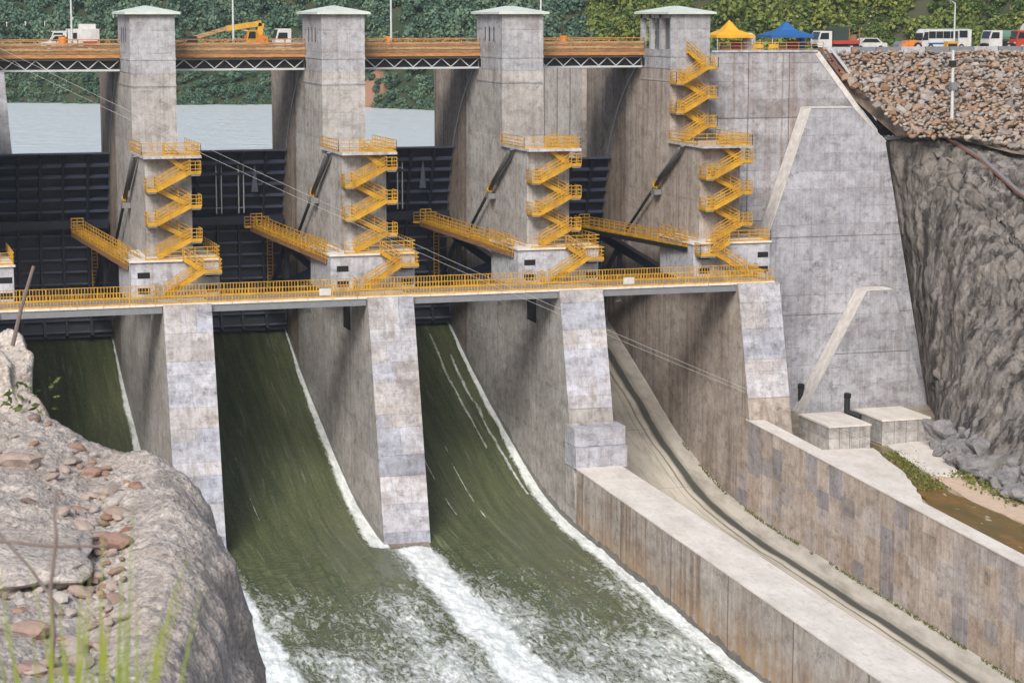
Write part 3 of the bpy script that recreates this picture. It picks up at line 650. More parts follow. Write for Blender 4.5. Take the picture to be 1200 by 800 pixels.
# ------------------------------------------------------------------ radial gates
def polar(r_, a): return (TY + r_*math.cos(a), TZ + r_*math.sin(a))
GW = 14.4                                                        # clear bay
def gate_meshes():
    D = {}; a0, a1 = math.asin((-6.35 - TZ)/GR), math.asin((13.35 - TZ)/GR); n = 28
    poly = [polar(GR, a0 + (a1-a0)*i/n) for i in range(n+1)] + [polar(GR + .06, a1 - (a1-a0)*i/n) for i in range(n+1)]
    mb = MB(); vs = []; fs = []
    for i in range(n + 1):
        for r_ in (GR - .04, GR + .04):
            y, z = polar(r_, a0 + (a1-a0)*i/n); vs += [(.08, y, z), (GW - .08, y, z)]
    for i in range(n):
        k = 4*i; fs += [(k, k+1, k+5, k+4), (k+2, k+6, k+7, k+3), (k, k+4, k+6, k+2), (k+1, k+3, k+7, k+5)]
    fs += [(0,2,3,1), (4*n, 4*n+1, 4*n+3, 4*n+2)]
    D['skin'] = mb.add(vs, fs).mesh('skin_plate', M['navy'])
    D['a'] = (a0, a1)
    def rib(a, d, t): 
        m = MB(); y0, z0 = polar(GR - .05, a); y1, z1 = polar(GR - d, a); m.bar((.1, (y0+y1)/2, (z0+z1)/2), (GW-.1, (y0+y1)/2, (z0+z1)/2), d, t); return m
    D['rib'] = []
    for i in range(15):
        a = a0 + (a1-a0)*(i + .35)/15.2; m = MB()
        y0, z0 = polar(GR - .05, a); y1, z1 = polar(GR - .62, a); tx, tz = -math.sin(a)*.03, math.cos(a)*.03
        y2, z2 = polar(GR - .62, a)
        m.add([(x, y + s*tx, z + s*tz) for x in (.12, GW-.12) for (y, z) in ((y0,z0),(y1,z1)) for s in (-1,1)], [(0,1,3,2),(4,6,7,5),(0,4,5,1),(2,3,7,6),(1,5,7,3),(0,2,6,4)])
        fl = .11; fx, fz = -math.sin(a)*fl, math.cos(a)*fl         # flange
        y3, z3 = polar(GR - .66, a)
        m.add([(x, y + s*fx, z + s*fz) for x in (.12, GW-.12) for (y, z) in ((y2,z2),(y3,z3)) for s in (-1,1)], [(0,1,3,2),(4,6,7,5),(0,4,5,1),(2,3,7,6),(1,5,7,3),(0,2,6,4)])
        D['rib'].append(m.mesh('horizontal_rib', M['navylite']))
    v = MB(); vs = []; fs = []
    for i in range(n + 1):
        for r_ in (GR - .06, GR - .85):
            y, z = polar(r_, a0 + (a1-a0)*i/n); vs += [(-.13, y, z), (.13, y, z)]
    for i in range(n):
        k = 4*i; fs += [(k, k+1, k+5, k+4), (k+2, k+6, k+7, k+3), (k, k+4, k+6, k+2), (k+1, k+3, k+7, k+5)]
    fs += [(0,2,3,1), (4*n, 4*n+1, 4*n+3, 4*n+2)]
    D['vrib'] = v.add(vs, fs).mesh('vertical_rib', M['navy'])
    D['girder'] = []
    for a in (.155, -.24):
        y, z = polar(GR - 1.25, a); m = MB().box(.3, GW - .3, y - .55, y + .55, z - .45, z + .45); D['girder'].append(m.mesh('main_girder', M['navy']))
    D['arm'] = []
    for sgn in (0, 1):
        for a in (.155, -.24):
            y, z = polar(GR - 1.7, a); x1 = 2.6 if sgn == 0 else GW - 2.6; x0 = .75 if sgn == 0 else GW - .75
            D['arm'].append(MB().bar((x0, TY + .3, TZ), (x1, y, z), .75, .95).mesh('arm', M['navy']))
    D['brace'] = []
    for sgn in (0, 1):
        ya, za = polar(GR*.52, .155); yb, zb = polar(GR*.52, -.24); x = 1.75 if sgn == 0 else GW - 1.75
        ya2, za2 = polar(GR*.86, -.24)
        D['brace'].append(MB().bar((x, ya, za), (x, yb, zb), .45).bar((x, ya, za), (x + (.5 if sgn == 0 else -.5), ya2, za2), .4).mesh('arm_brace', M['navy']))
    D['trunnion'] = MB().tube((0,TY,TZ), (1.2,TY,TZ), .75, 14).mesh('trunnion', M['dark'])
    D['top'] = MB().box(.08, GW-.08, polar(GR, a1)[0] - .75, polar(GR, a1)[0] + .1, 13.36, 13.52).mesh('top_plate', M['navylite'])
    L_ = MB(); yl = polar(GR - 2.0, 0)[0]
    for s in (-.28, .28): L_.bar((s, yl, -3.2), (s, yl, 5.4), .09)
    for i in range(22): L_.bar((-.28, yl, -3 + i*.38), (.28, yl, -3 + i*.38), .07)
    D['ladder'] = L_.mesh('ladder', M['yellow'])
    P_ = MB(); yp = polar(GR - 1.0, .3)[0]
    for s in (0, .55): P_.tube((s, yp, 6.6), (s, yp, 12.0), .07, 6)
    P_.bar((0, yp, 7.2), (.55, yp, 7.2), .05).bar((0, yp, 11.2), (.55, yp, 11.2), .05)
    D['pipe'] = P_.mesh('drain_pipe', M['galv'])
    D['fin'] = MB().add([(0,0,0),(.75,0,0),(.42,0,3.4),(0,.12,0),(.75,.12,0),(.42,.12,3.4)], [(0,1,2),(3,5,4),(0,3,4,1),(1,4,5,2),(2,5,3,0)]).mesh('fin_plate', M['navylite'])
    C_ = MB(); yc = polar(GR - 2.4, .2)[0]
    C_.box(9.6, 12.2, yc - .9, yc, 5.1, 5.22); C2 = MB(); rail_mb(C2, (9.6, yc - .9, 5.22), (12.2, yc - .9, 5.22), 1.1, None, .065)
    D['cat'] = C_.mesh('catwalk', M['yellow']); D['catr'] = C2.mesh('railing', M['yellow'])
    return D
GD = gate_meshes()
gl = ['dark navy radial gate in the leftmost bay', 'dark navy radial gate in the second bay from the left', 'dark navy radial gate in the third bay, next to the wide middle pier face', 'dark navy closed radial gate above the dry chute']
for k in range(4):
    x = PX[k] + PW; wsc = (PX[k+1] - x)/GW
    t = empty('radial_gate', (x, 0, -1.55 if k == 3 else 0)); t.scale = (wsc, 1, 1)
    sk = link('skin_plate', GD['skin'], t); link('top_plate', GD['top'], t)
    for m_ in GD['rib']: link('horizontal_rib', m_, t)
    for vx in (2.3, 4.9, 7.2, 9.5, 12.1): link('vertical_rib', GD['vrib'], t, (vx, 0, 0))
    for m_ in GD['girder']: link('main_girder', m_, t)
    for m_ in GD['arm']: link('arm', m_, t)
    for m_ in GD['brace']: link('arm_brace', m_, t)
    link('trunnion', GD['trunnion'], t); link('trunnion', GD['trunnion'], t, (GW - 1.2, 0, 0))
    link('ladder', GD['ladder'], t, (12.6, 0, 0))
    if k in (1, 2):
        link('drain_pipe', GD['pipe'], t, (8.2 if k == 2 else 6.9, 0, 0)); link('fin_plate', GD['fin'], t, (10.6, polar(GR - 1.0, .36)[0], 8.9))
        if k == 1: link('drain_pipe', GD['pipe'], t, (9.3, 0, 0))
        cw = link('catwalk', GD['cat'], t); link('railing', GD['catr'], cw)
    tag(t, gl[k], 'gate', 'radial gates')
# inclined walkways on the upper gate arms
wl2 = ['inclined yellow-railed walkway over the arm of the leftmost gate', 'inclined yellow-railed walkway over the arm of the second gate from the left', 'inclined yellow-railed walkway over the arm of the third gate', 'inclined yellow-railed walkway over the arm of the closed right gate']
for k in range(4):
    xr = PX[k+1]; t = empty('inclined_walkway', (xr - 1.5, -10.6, 4.75))
    d = Vector((-2.4, 27.0, .65 if k < 3 else -.4)); sx = Vector((1, .08, 0))*.62
    MB().bar((0,0,0), d, 1.1, .12).build('deck', M['yellow'], t)
    MB().bar(Vector((0,0,-.26)) - sx, d + Vector((0,0,-.26)) - sx, .12, .42).bar(Vector((0,0,-.26)) + sx, d + Vector((0,0,-.26)) + sx, .12, .42).build('stringer', M['dark'] if k == 3 else M['brownboard'], t)
    for s in (-1, 1):
        r = MB(); rail_mb(r, sx*s, d + sx*s, 1.1, 20, .07); r.build('railing', M['yellow'], t)
    h = MB(); rail_mb(h, d - sx, d + sx, 1.4, 2, .08, 4); h.build('end_rail', M['yellow'], t)
    tag(t, wl2[k], 'walkway', 'inclined walkways on the gate arms')
# hydraulic hoists on the pier sides
hl = ['dark hoist cylinder slanting down the left side of the leftmost whole pier', 'dark hoist cylinder slanting down the side of the second whole pier', 'dark hoist cylinder slanting down the side of the pier above the dividing wall', 'dark hoist cylinder slanting down the side of the right end pier']
for k in range(4):
    t = empty('hoist_cylinder', (PX[k+1] - .55, -4.4, 14.3)); d = Vector((0, 15.2, -9.4)); m_ = d*.47
    MB().tube((0,0,0), m_, .23, 12).build('barrel', M['hoist'], t, True)
    MB().tube(m_*.98, d*1.25, .16, 10).build('rod', M['dark'], t, True)
    MB().box(-.3, .5, m_.y - .55, m_.y + .55, m_.z - .9, m_.z - .35).build('bracket', M['steel'], t)
    MB().tube(m_*.98, m_*1.03, .32, 12).build('clamp', M['yellow'], t)
    MB().bar((.2,-.4,.25), m_ + Vector((.2,-.6,.9)), .5, .12).build('cable_tray', M['steel'], t)
    r = MB(); rail_mb(r, (0, m_.y - .5, m_.z - .3), (0, m_.y + .7, m_.z - .3), 1.0, 2, .08); r.build('railing', M['yellow'], t)
    tag(t, hl[k], 'hydraulic cylinder', 'gate hoist cylinders')

# ------------------------------------------------------------------ footbridge
fb = empty('footbridge', (PX[0], -16.4, 1.9))
gird = MB().box(0, GW - .1, -2.3, -2.0, -.75, .06).box(0, GW - .1, 2.0, 2.3, -.75, .06).box(0, GW - .1, -2.24, 2.24, -.16, .05).mesh('span', M['steel'])
sw = MB().box(0, 2.36, -.02, .06, -.70, -.02).mesh('girder_stiffener', M['galv'])
for k in range(4):
    x = PX[k] + PW + .05 - PX[0]; s_ = link('span', gird, fb, (x, 0, 0), scale=((PX[k+1] - PX[k] - PW)/GW, 1, 1))
curb = MB().box(0, 2.3, -2.42, -2.31, -.10, .12).mesh('kerb_plate', M['cap'])
pm_ = MB(); rail_mb(pm_, (0,0,0), (2.3,0,0), 1.15, 8, .06, 2, True); FPAN = pm_.mesh('railing_panel', M['yellow'])
ftop = MB().box(0, 2.34, -.06, .06, 1.1, 1.2).mesh('top_rail', M['yellow'])
x = -19.0
xs_all = np.arange(2.0, 78.6, 2.34)
for x in xs_all:
    link('railing_panel', FPAN, fb, (x, -2.26, .12)); link('railing_panel', FPAN, fb, (x, 2.2, .12)); link('kerb_plate', curb, fb, (x, 0, 0))
for x in (33.5, 63.4): MB().box(x, x + 1.1, -2.34, -2.31, .35, 1.0).build('sign_plate', M['white'], fb)
MB().box(78.3, 78.4, -2.2, 2.2, .9, 1.2).box(78.3, 78.4, -2.2, -2.1, 0, 1.2).box(78.3, 78.4, 2.1, 2.2, 0, 1.2).build('end_rail', M['yellow'], fb)
tag(fb, 'long footbridge with yellow railings crossing the pier noses', 'footbridge')
for i, x in enumerate((14.2, 33.0, 45.2)):
    t = empty('flood_lamp', (x, -15.0, 1.2)); MB().tube((0,0,-.05), (0,0,-.75), .06, 6).build('stem', M['galv'], t)
    MB().tube((0,0,-.72), (0,-.12,-1.05), .12, 10, .32).build('lamp_shade', M['white'], t)
    tag(t, ['small white lamp hanging under the footbridge in the second bay from the left', 'small white lamp hanging under the footbridge beside the middle chute', 'small white lamp hanging under the footbridge above the dry chute'][i], 'lamp', 'lamps under the footbridge')

# ------------------------------------------------------------------ road bridge between the towers
bl = ['steel truss road bridge span left of the leftmost whole pier', 'steel truss road bridge span carrying the yellow excavator', 'steel truss road bridge span between the second and third whole piers', 'steel truss road bridge span ending at the open columned tower']
Y0, Y1 = 8.6, 16.0
post_me = MB().box(-.06, .06, -.06, .06, 0, 1.9).mesh('guard_post', M['orange'])
for k in range(4):
    x0 = PX[k] + PW + .03; W_ = PX[k+1] - x0 - .03
    t = empty('road_bridge_span', (x0, 0, 23.6))
    MB().box(0, W_, Y0 - .5, Y1 + .5, -.02, .3).build('deck', M['asphalt'], t)
    MB().box(0, W_, Y0 + .35, Y1 - .4, -.12, -.03).box(0, W_, Y0 + .45, Y0 + .6, -1.15, -.12).build('soffit_shade', M['dark'], t)  # deck underside, plus an upright dark sheet painting the shade behind the truss
    for nm, z in (('top_chord', -.13), ('bottom_chord', -1.2)):
        MB().box(0, W_, Y0 - .12, Y0 + .12, z - .11, z + .09).build(nm, M['galv'] if nm[0] == 'b' else M['steel'], t)
        MB().box(0, W_, Y1 - .12, Y1 + .12, z - .11, z + .09).build(nm, M['steel'], t)
    n = 14; dme = MB().bar((0, Y0, -1.1), (W_/n, Y0, -.22), .09).mesh('truss_diagonal', M['galv']); dme2 = MB().bar((0, Y0, -.22), (W_/n, Y0, -1.1), .09).mesh('truss_diagonal', M['galv'])
    for i in range(n): link('truss_diagonal', dme if i % 2 else dme2, t, (W_/n*i, 0, 0))
    for zz, hh, mm, dy in ((.02,.34,'orange',0), (.40,.30,'brownboard',.03), (.74,.28,'tanboard',-.02), (1.06,.22,'brownboard',.02), (1.32,.2,'tanboard',.04)):
        MB().box(0, W_, Y0 - .62 + dy, Y0 - .52 + dy, zz, zz + hh).build('guard_board', M[mm], t)
    MB().bar((0, Y0 - .56, 1.86), (W_, Y0 - .56, 1.86), .1).build('handrail', M['orange'], t)
    for i in range(8): link('guard_post', post_me, t, (W_/7.02*i + .05, Y0 - .44, .02))
    r = MB(); rail_mb(r, (0, Y1 + .3, .3), (W_, Y1 + .3, .3), 1.3, 8, .1, 3); r.build('far_railing', M['orange'], t)
    tag(t, bl[k], 'bridge', 'road bridge spans between the towers')
def lamp_post(x, y, z, h, label, head=True, side=1):
    t = empty('lamp_post', (x, y, z)); MB().tube((0,0,0), (0,0,h), .13, 8, .07).build('pole', M['galv'], t)
    MB().box(-.2,.2,-.2,.2,0,.15).build('base_plate', M['steel'], t)
    MB().bar((0,0,h), (side*1.6,0,h + .3), .1).build('bracket_arm', M['galv'], t); MB().box(min(side*1.2, side*2.0), max(side*1.2, side*2.0), -.18, .18, h + .2, h + .38).build('lamp_head', M['steel'], t)
    tag(t, label, 'lamp post', 'street lamps on the dam crest')
for x, l in ((-4.7,'thin lamp pole beside the white cabin truck on the road bridge'), (11.6,'thin lamp pole in front of the yellow excavator boom'), (28.2,'thin lamp pole between the second and third roofed towers'), (44.6,'thin lamp pole between the third tower and the open columned tower')):
    lamp_post(x, Y0 - .2, 23.9, 9, l)

# ------------------------------------------------------------------ approach walls upstream
t = empty('approach_wall', (56.2, 29.0, 0)); MB().box(.1, 3.5, .1, 30, -5, 23.2).build('wall', M['approach'], t)
for y in (4.5, 9.5, 14.5, 20): MB().box(.04, .1, y, y + .12, 8, 23.1).build('expansion_joint', M['joint'], t)
tag(t, 'tall pale concrete wall upstream of the closed gate', 'wall')
t = empty('approach_pier', (-10.2, 27.5, 0)); MB().prism_y([(-9,-2),(1.6,-2),(.05,22.6),(-9,22.6)], 0, 2.2).build('wall', M['block'], t); MB().box(-9, .0, -.15, 2.35, 22.6, 22.8).build('coping', M['cap'], t)
tag(t, 'pale sloping concrete wall end at the far left above the reservoir', 'wall')

# ------------------------------------------------------------------ dividing wall
t = empty('dividing_wall', (37.8, -24.4, -20))
def top_div(y): return -14.45 - (-24.4 - y)*.027
mb = MB().add([(0,0,-8),(PW,0,-8),(PW,0,top_div(-24.4)+20),(0,0,top_div(-24.4)+20),(0,-100,-10),(PW,-100,-10),(PW,-100,top_div(-124.4)+20),(0,-100,top_div(-124.4)+20)],
              [(0,1,2,3),(4,7,6,5),(0,4,5,1),(1,5,6,2),(3,2,6,7),(0,3,7,4)]); mb.build('wall', M['divide'], t)
for i in range(8):
    y0 = -12.5*i; y1 = y0 - 12.44
    z0 = top_div(-24.4 + y0) + 20; z1 = top_div(-24.4 + y1) + 20
    MB().add([(-.06,y0,z0+.01),(PW+.06,y0,z0+.01),(PW+.06,y1,z1+.01),(-.06,y1,z1+.01),(-.06,y0,z0+.14),(PW+.06,y0,z0+.14),(PW+.06,y1,z1+.14),(-.06,y1,z1+.14)],
             [(0,3,2,1),(4,5,6,7),(0,1,5,4),(1,2,6,5),(2,3,7,6),(3,0,4,7)]).build('coping_slab', M['cap'], t)
for i in range(1, 8): MB().box(-.03, -.002, -12.5*i - .05, -12.5*i + .05, -6, top_div(-24.4 - 12.5*i) + 20).build('expansion_joint', M['joint'], t)
wet_band(t, -24.6, -112, 37.8, -24.4, -20)
tag(t, 'long low concrete dividing wall with pale top beside the foaming water', 'wall')

# ------------------------------------------------------------------ right chute wall
CW = 56.2
def top_chute(y): return np.interp(y, [-75,-19], [-12.95,-11.1]) if y > -75 else -12.95 - (-75 - y)*.033
t = empty('chute_wall', (CW, -19, -14))
mb = MB(); ysw = np.linspace(-21.6, -126, 30); vs = []
for y in ysw:
    zt = float(top_chute(y)); vs += [(.07, y + 19, -13), (1.5, y + 19, -13), (1.5, y + 19, zt + 14), (.07, y + 19, zt + 14)]
fs = [(0,1,2,3)] + [(4*i+a, 4*i+b, 4*i+4+b, 4*i+4+a) for i in range(29) for a, b in ((0,1),(1,2),(2,3),(3,0))] + [(116,119,118,117)]
mb.add(vs, fs).build('wall', M['joint'], t)
vs = []
for y in ysw:
    zt = float(top_chute(y)); vs += [(-.05, y + 19, zt + 14.005), (1.58, y + 19, zt + 14.005), (1.58, y + 19, zt + 14.12), (-.05, y + 19, zt + 14.12)]
MB().add(vs, fs).build('coping', M['cap'], t)
yb = -19.6; npan = 0
while yb > -118:
    wd_ = rnd.choice((2.2, 2.6, 3.0)); ye = yb - wd_; ym = (yb + ye)/2
    zb = float(floor_z(ym)) + 1.3; zt0, zt1 = float(top_chute(yb)), float(top_chute(ye))
    z = zb; first = True
    while z < min(zt0, zt1) - .05:
        hh = rnd.choice((1.6, 2.2, 2.9)); z1 = z + hh
        if z1 > min(zt0, zt1) - 1.2: z1 = None
        a0, a1 = (z, z) if not first else (float(floor_z(yb)) + 1.2, float(floor_z(ye)) + 1.2)
        b0, b1 = (zt0 - .0, zt1 - .0) if z1 is None else (z1, z1)
        th = rnd.uniform(-.012, .012); g_ = .008
        q = [(yb - g_, a0 + g_), (ye + g_, a1 + g_), (ye + g_, b1 - g_), (yb - g_, b0 - g_)]
        MB().add([(.069, y + 19, zz + 14) for y, zz in q] + [(th, y + 19, zz + 14) for y, zz in q], [(4,7,6,5),(0,1,5,4),(1,2,6,5),(2,3,7,6),(3,0,4,7)]).build('panel', M['chute'], t)
        npan += 1; first = False
        if z1 is None: break
        z = z1
    yb = ye
# sloping fillet at the foot of the wall
g = G('fillet_concrete'); M['fillet'] = g.done(g.mix(g.ramp(g.noise((.6,.2,.8), 6, .7), .4, .65), (.44,.41,.365), (.28,.26,.225)), .85)
vs = []; fs2 = []
ysf = np.linspace(20, -126, 70)
for y in ysf:
    z = float(floor_z(y)) + 14; vs += [(-1.0, y + 19, z + .03), (-.9, y + 19, z + .3), (-.1, y + 19, z + 1.25), (.06, y + 19, z + 1.32), (.06, y + 19, z - .5)]
for i in range(69):
    for a in range(4): fs2.append((5*i+a, 5*i+a+1, 5*i+a+6, 5*i+a+5))
MB().add(vs, fs2).build('fillet', M['fillet'], t)
tag(t, 'stained patchwork concrete wall on the right of the dry chute', 'wall')
# moss line along the fillet top
mv = []; 
for i in range(2600):
    y = rnd.uniform(-100, -5); z = float(floor_z(y)) + 1.3
    if fbm(np.array(y*.25), np.array(3.3), 0, 3) < -.12: continue
    mv.append((CW - .12 + rnd.uniform(-.14,.05), y, z + rnd.uniform(-.1,.14), rnd.uniform(.07,.2)))
def tufts(name, pts, m, hscale=1.0, seed=3):
    r = np.random.default_rng(seed); P = np.array(pts); n = len(P)
    a = r.normal(0, 1, (n,3)); a /= np.linalg.norm(a, axis=1)[:,None]; b = np.cross(a, r.normal(0,1,(n,3))); b /= np.linalg.norm(b, axis=1)[:,None]
    s = P[:,3:4]; c_ = P[:,:3]
    V = np.stack([c_ - a*s*.5, c_ + b*s*.5*hscale, c_ + a*s*.5, c_ - b*s*.5*hscale], 1).reshape(-1,3)
    return link(name, fast_mesh(name, V, np.arange(4*n).reshape(n,4), m, attrs={'tone': np.repeat(r.random(n), 4)}))
mo = tufts('moss', mv, M['weeds']); tag(mo, 'dark green moss along the foot of the chute wall', 'moss', kind='stuff')

# ------------------------------------------------------------------ right abutment
t = empty('abutment_wall', (61, 0.5, -14))
MB().prism_y([(-.5,-2),(24.5,-2),(21.5,10),(20.2,28.3),(12.3,38.0),(-.5,38.0)], 0, 14).build('wall', M['abut'], t)
cap = MB()
for (xa, za), (xb, zb) in (((12.3,38.0),(20.2,28.3)), ((20.2,28.3),(21.5,10))):
    d = Vector((xb-xa,0,zb-za)).normalized(); nn = Vector((d.z*-1,0,d.x)); nn = nn if nn.z > 0 or nn.x > 0 else -nn
    a_ = Vector((xa,0,za)); b_ = Vector((xb,0,zb))
    cap.add([a_ + Vector((0,-.1,0)) - nn*.5, b_ + Vector((0,-.1,0)) - nn*.5, b_ + Vector((0,-.1,0)) + nn*.06, a_ + Vector((0,-.1,0)) + nn*.06, a_ + Vector((0,1.6,0)) - nn*.05, b_ + Vector((0,1.6,0)) - nn*.05, b_ + Vector((0,1.6,0)) + nn*.06, a_ + Vector((0,1.6,0)) + nn*.06],
            [(0,1,2,3),(4,7,6,5),(0,3,7,4),(1,5,6,2),(3,2,6,7),(0,4,5,1)])
    if za > 30: cap.build('coping', M['edge'], t); cap = MB()
MB().box(.0, 12.2, -.12, .5, 38.0, 38.2).build('crest_coping', M['block'], t)
for z in (8.2, 20.0, 31.0): MB().box(-.4, 20, -.03, .02, z, z + .07).build('construction_joint', M['joint'], t)
for x in (4.2, 8.9): MB().box(x, x + .07, -.03, .02, 2, 37.9).build('expansion_joint', M['joint'], t)
tag(t, 'tall grey abutment wall below the blue and yellow tents', 'wall')
def buttress(name, label, poly, y0, y1, strip, zj):
    t = empty(name, (poly[0][0], y0, poly[0][1])); ox, oz = poly[0]
    P = [(x - ox, z - oz) for x, z in poly]
    MB().prism_y(P, 0, y1 - y0).build('wall', M['butt'], t)
    for i in strip:
        a_, b_ = P[i], P[(i+1) % len(P)]; d = Vector((b_[0]-a_[0],0,b_[1]-a_[1])).normalized(); nn = Vector((-d.z,0,d.x)); 
        cx = sum(p[0] for p in P)/len(P); cz = sum(p[1] for p in P)/len(P)
        if nn.dot(Vector((a_[0]-cx,0,a_[1]-cz))) < 0: nn = -nn
        A, B = Vector((a_[0],0,a_[1])), Vector((b_[0],0,b_[1])); lo = nn*.005; hi = nn*.10
        e0, e1 = Vector((0,-.06,0)), Vector((0,y1-y0-.02,0))
        MB().add([A+e0+lo, B+e0+lo, B+e1+lo, A+e1+lo, A+e0+hi, B+e0+hi, B+e1+hi, A+e1+hi], [(0,3,2,1),(4,5,6,7),(0,1,5,4),(1,2,6,5),(2,3,7,6),(3,0,4,7)]).build('coping', M['edge'], t)
    for z in zj: 
        xs_ = []
        for i in range(len(P)):
            (xa, za), (xb, zb) = P[i], P[(i+1) % len(P)]
            if (za - (z - oz))*(zb - (z - oz)) < 0: xs_.append(xa + (xb - xa)*((z - oz) - za)/(zb - za))
        MB().box(min(xs_) + .12, max(xs_) - .12, -.025, .02, z - oz, z - oz + .05).build('construction_joint', M['joint'], t)
    tag(t, label, 'wall', 'abutment buttresses'); return t
buttress('buttress_wall', 'large trapezoid concrete buttress leaning on the abutment wall', [(67.3,-15),(86.2,-15),(80.2,14.4),(76.3,18.1),(71.4,18.1),(66.6,4.3)], -2.0, .45, (2,3,4), (-4.0, 4.4))
buttress('buttress_wall', 'smaller front buttress standing above the two concrete boxes', [(69.6,-15),(85.0,-15),(80.3,-1.3),(77.2,-1.3)], -4.5, -2.05, (2,3), (-8,))
# concrete boxes
for (x0, x1, y0, y1, lab) in ((63.7,68.1,-24.6,-17.5,'left concrete outlet box below the smaller buttress'), (70.2,75.4,-23.0,-16.5,'right concrete outlet box nearest the rock cliff')):
    t = empty('outlet_box', (x0, y0, -14.2)); W_, D_ = x1-x0, y1-y0
    MB().box(0, W_, 0, D_, -.5, 2.35).build('body', M['divide' if 0 else 'pier'], t); MB().box(-.08, W_+.08, -.08, D_+.05, 2.35, 2.52).build('lid', M['cap'], t)
    for i in range(1, 4): MB().box(W_*i/4 - .02, W_*i/4 + .02, -.02, .01, 0, 2.3).build('board_joint', M['joint'], t)
    tag(t, lab, 'concrete box', 'outlet boxes')
for (x, y, z, lab) in ((70.7,-2.35,-13.2,'short black pipe standing left of the smaller buttress'), (68.9,-17.6,-11.6,'short black pipe elbow between the two outlet boxes')):
    t = empty('vent_pipe', (x, y, z)); MB().tube((0,0,-1), (0,0,1.3), .3, 12).build('pipe', M['dark'], t, False); MB().tube((0,0,1.3), (.02,-.05,1.75), .36, 12).build('collar', M['black'], t)
    MB().tube((0,0,-.1), (.9,-1.2,-.5), .27, 10).build('elbow', M['dark'], t)
    tag(t, lab, 'pipe', 'black vent pipes')
# channel floor, pale slabs and stream
g = G('channel_ground'); M['chan'] = g.done(g.mix(g.ramp(g.noise((.3,.3,.3), 6, .7), .42, .6), (.34,.29,.23), (.20,.17,.12)), .95)
o = sheet('channel_ground', np.linspace(57.6, 100, 60), np.linspace(-126, 0, 120), lambda x, y: -14.25 + .12*fbm(x*.3, y*.3, 0, 4) - np.clip((-45 - y), 0, 200)*.012, M['chan']); tag(o, 'stony channel ground behind the chute wall', 'ground', kind='structure')
def zc_(y): return -14.12 - max(0, -45 - y)*.012
def slab(name, pts, dz, m, label, cat, n=0, kind=None):
    P = []
    for i in range(len(pts)):
        a_, b_ = Vector(pts[i]), Vector(pts[(i+1) % len(pts)])
        for j in range(6):
            q = a_.lerp(b_, j/6); P.append((q.x + .35*mnoise.noise((q.x*.8, q.y*.8, 1)), q.y + .35*mnoise.noise((q.x*.8, q.y*.8, 9))))
    k = len(P); vs = [(x, y, zc_(y) + dz) for x, y in P] + [(x, y, zc_(y) - .3) for x, y in P]
    o = MB().add(vs, [tuple(range(k))] + [(i, (i+1) % k, k + (i+1) % k, k + i) for i in range(k)]).build(name, m); tag(o, label, cat, kind=kind); return o
slab('concrete_apron', [(61.9,-24.5),(68.2,-25.2),(65.4,-37.3),(62.6,-46),(59.4,-54),(58.3,-52),(58.6,-36),(59.5,-25)], .16, M['cap'], 'pale concrete apron between the chute wall and the brown stream', 'pavement', kind='structure')
slab('concrete_apron', [(70.2,-24),(76.2,-23),(72.0,-33),(70.4,-39),(67.6,-38.5),(68.6,-32)], .14, M['cap'], 'pale concrete apron between the stream and the grey rubble', 'pavement', kind='structure')
slab('sandy_bank', [(67.6,-38.5),(70.2,-40),(70.3,-47),(69.6,-56),(66.5,-59),(66.0,-49)], .10, plain('sandy_silt', (.55,.42,.31), .95, 0, .4, 1), 'pinkish sandy bank on the right side of the brown stream', 'bank', kind='structure')
g = G('stream_water'); c = g.mix(g.ramp(g.noise((.5,.16,.5), 5, .7), .4, .62), (.20,.105,.018), (.10,.075,.015)); c = g.mix(g.ramp(g.noise((.9,.3,.5), 4), .63, .7), c, (.6,.55,.45)); g.bump(g.noise((2,1,1), 4), .4, .08); M['stream'] = g.done(c, .25)
slab('stream', [(68.4,-20),(70.0,-20),(69.8,-26),(67.2,-35.6),(66.0,-46),(66.2,-58),(64,-80),(62,-110),(57.8,-110),(57.9,-76),(59.3,-62),(61.9,-49),(65.4,-37)], .06, M['stream'], 'shallow ochre brown stream running between the pale aprons', 'stream', kind='structure')
al = []
for i in range(1500):
    y = rnd.uniform(-44,-27); tt = (-27 - y)/17; xx = 69.3 - tt*4.0 + rnd.gauss(0, .75); al.append((xx, y, zc_(y) + .10, rnd.uniform(.1,.3)))
for i in range(260): al.append((59.5 + rnd.random()*2.2, rnd.uniform(-24,-19.5), -13.9, rnd.uniform(.15,.4)))
for i in range(900):
    y = rnd.uniform(-52,-38); al.append((70.6 + rnd.gauss(0,.8) - (-38-y)*.05, y, zc_(y) + rnd.uniform(0,.5), rnd.uniform(.12,.4)))
ao = tufts('algae_and_weeds', al, M['weeds'], seed=5); tag(ao, 'green algae and weeds along the brown stream', 'weeds', kind='stuff')

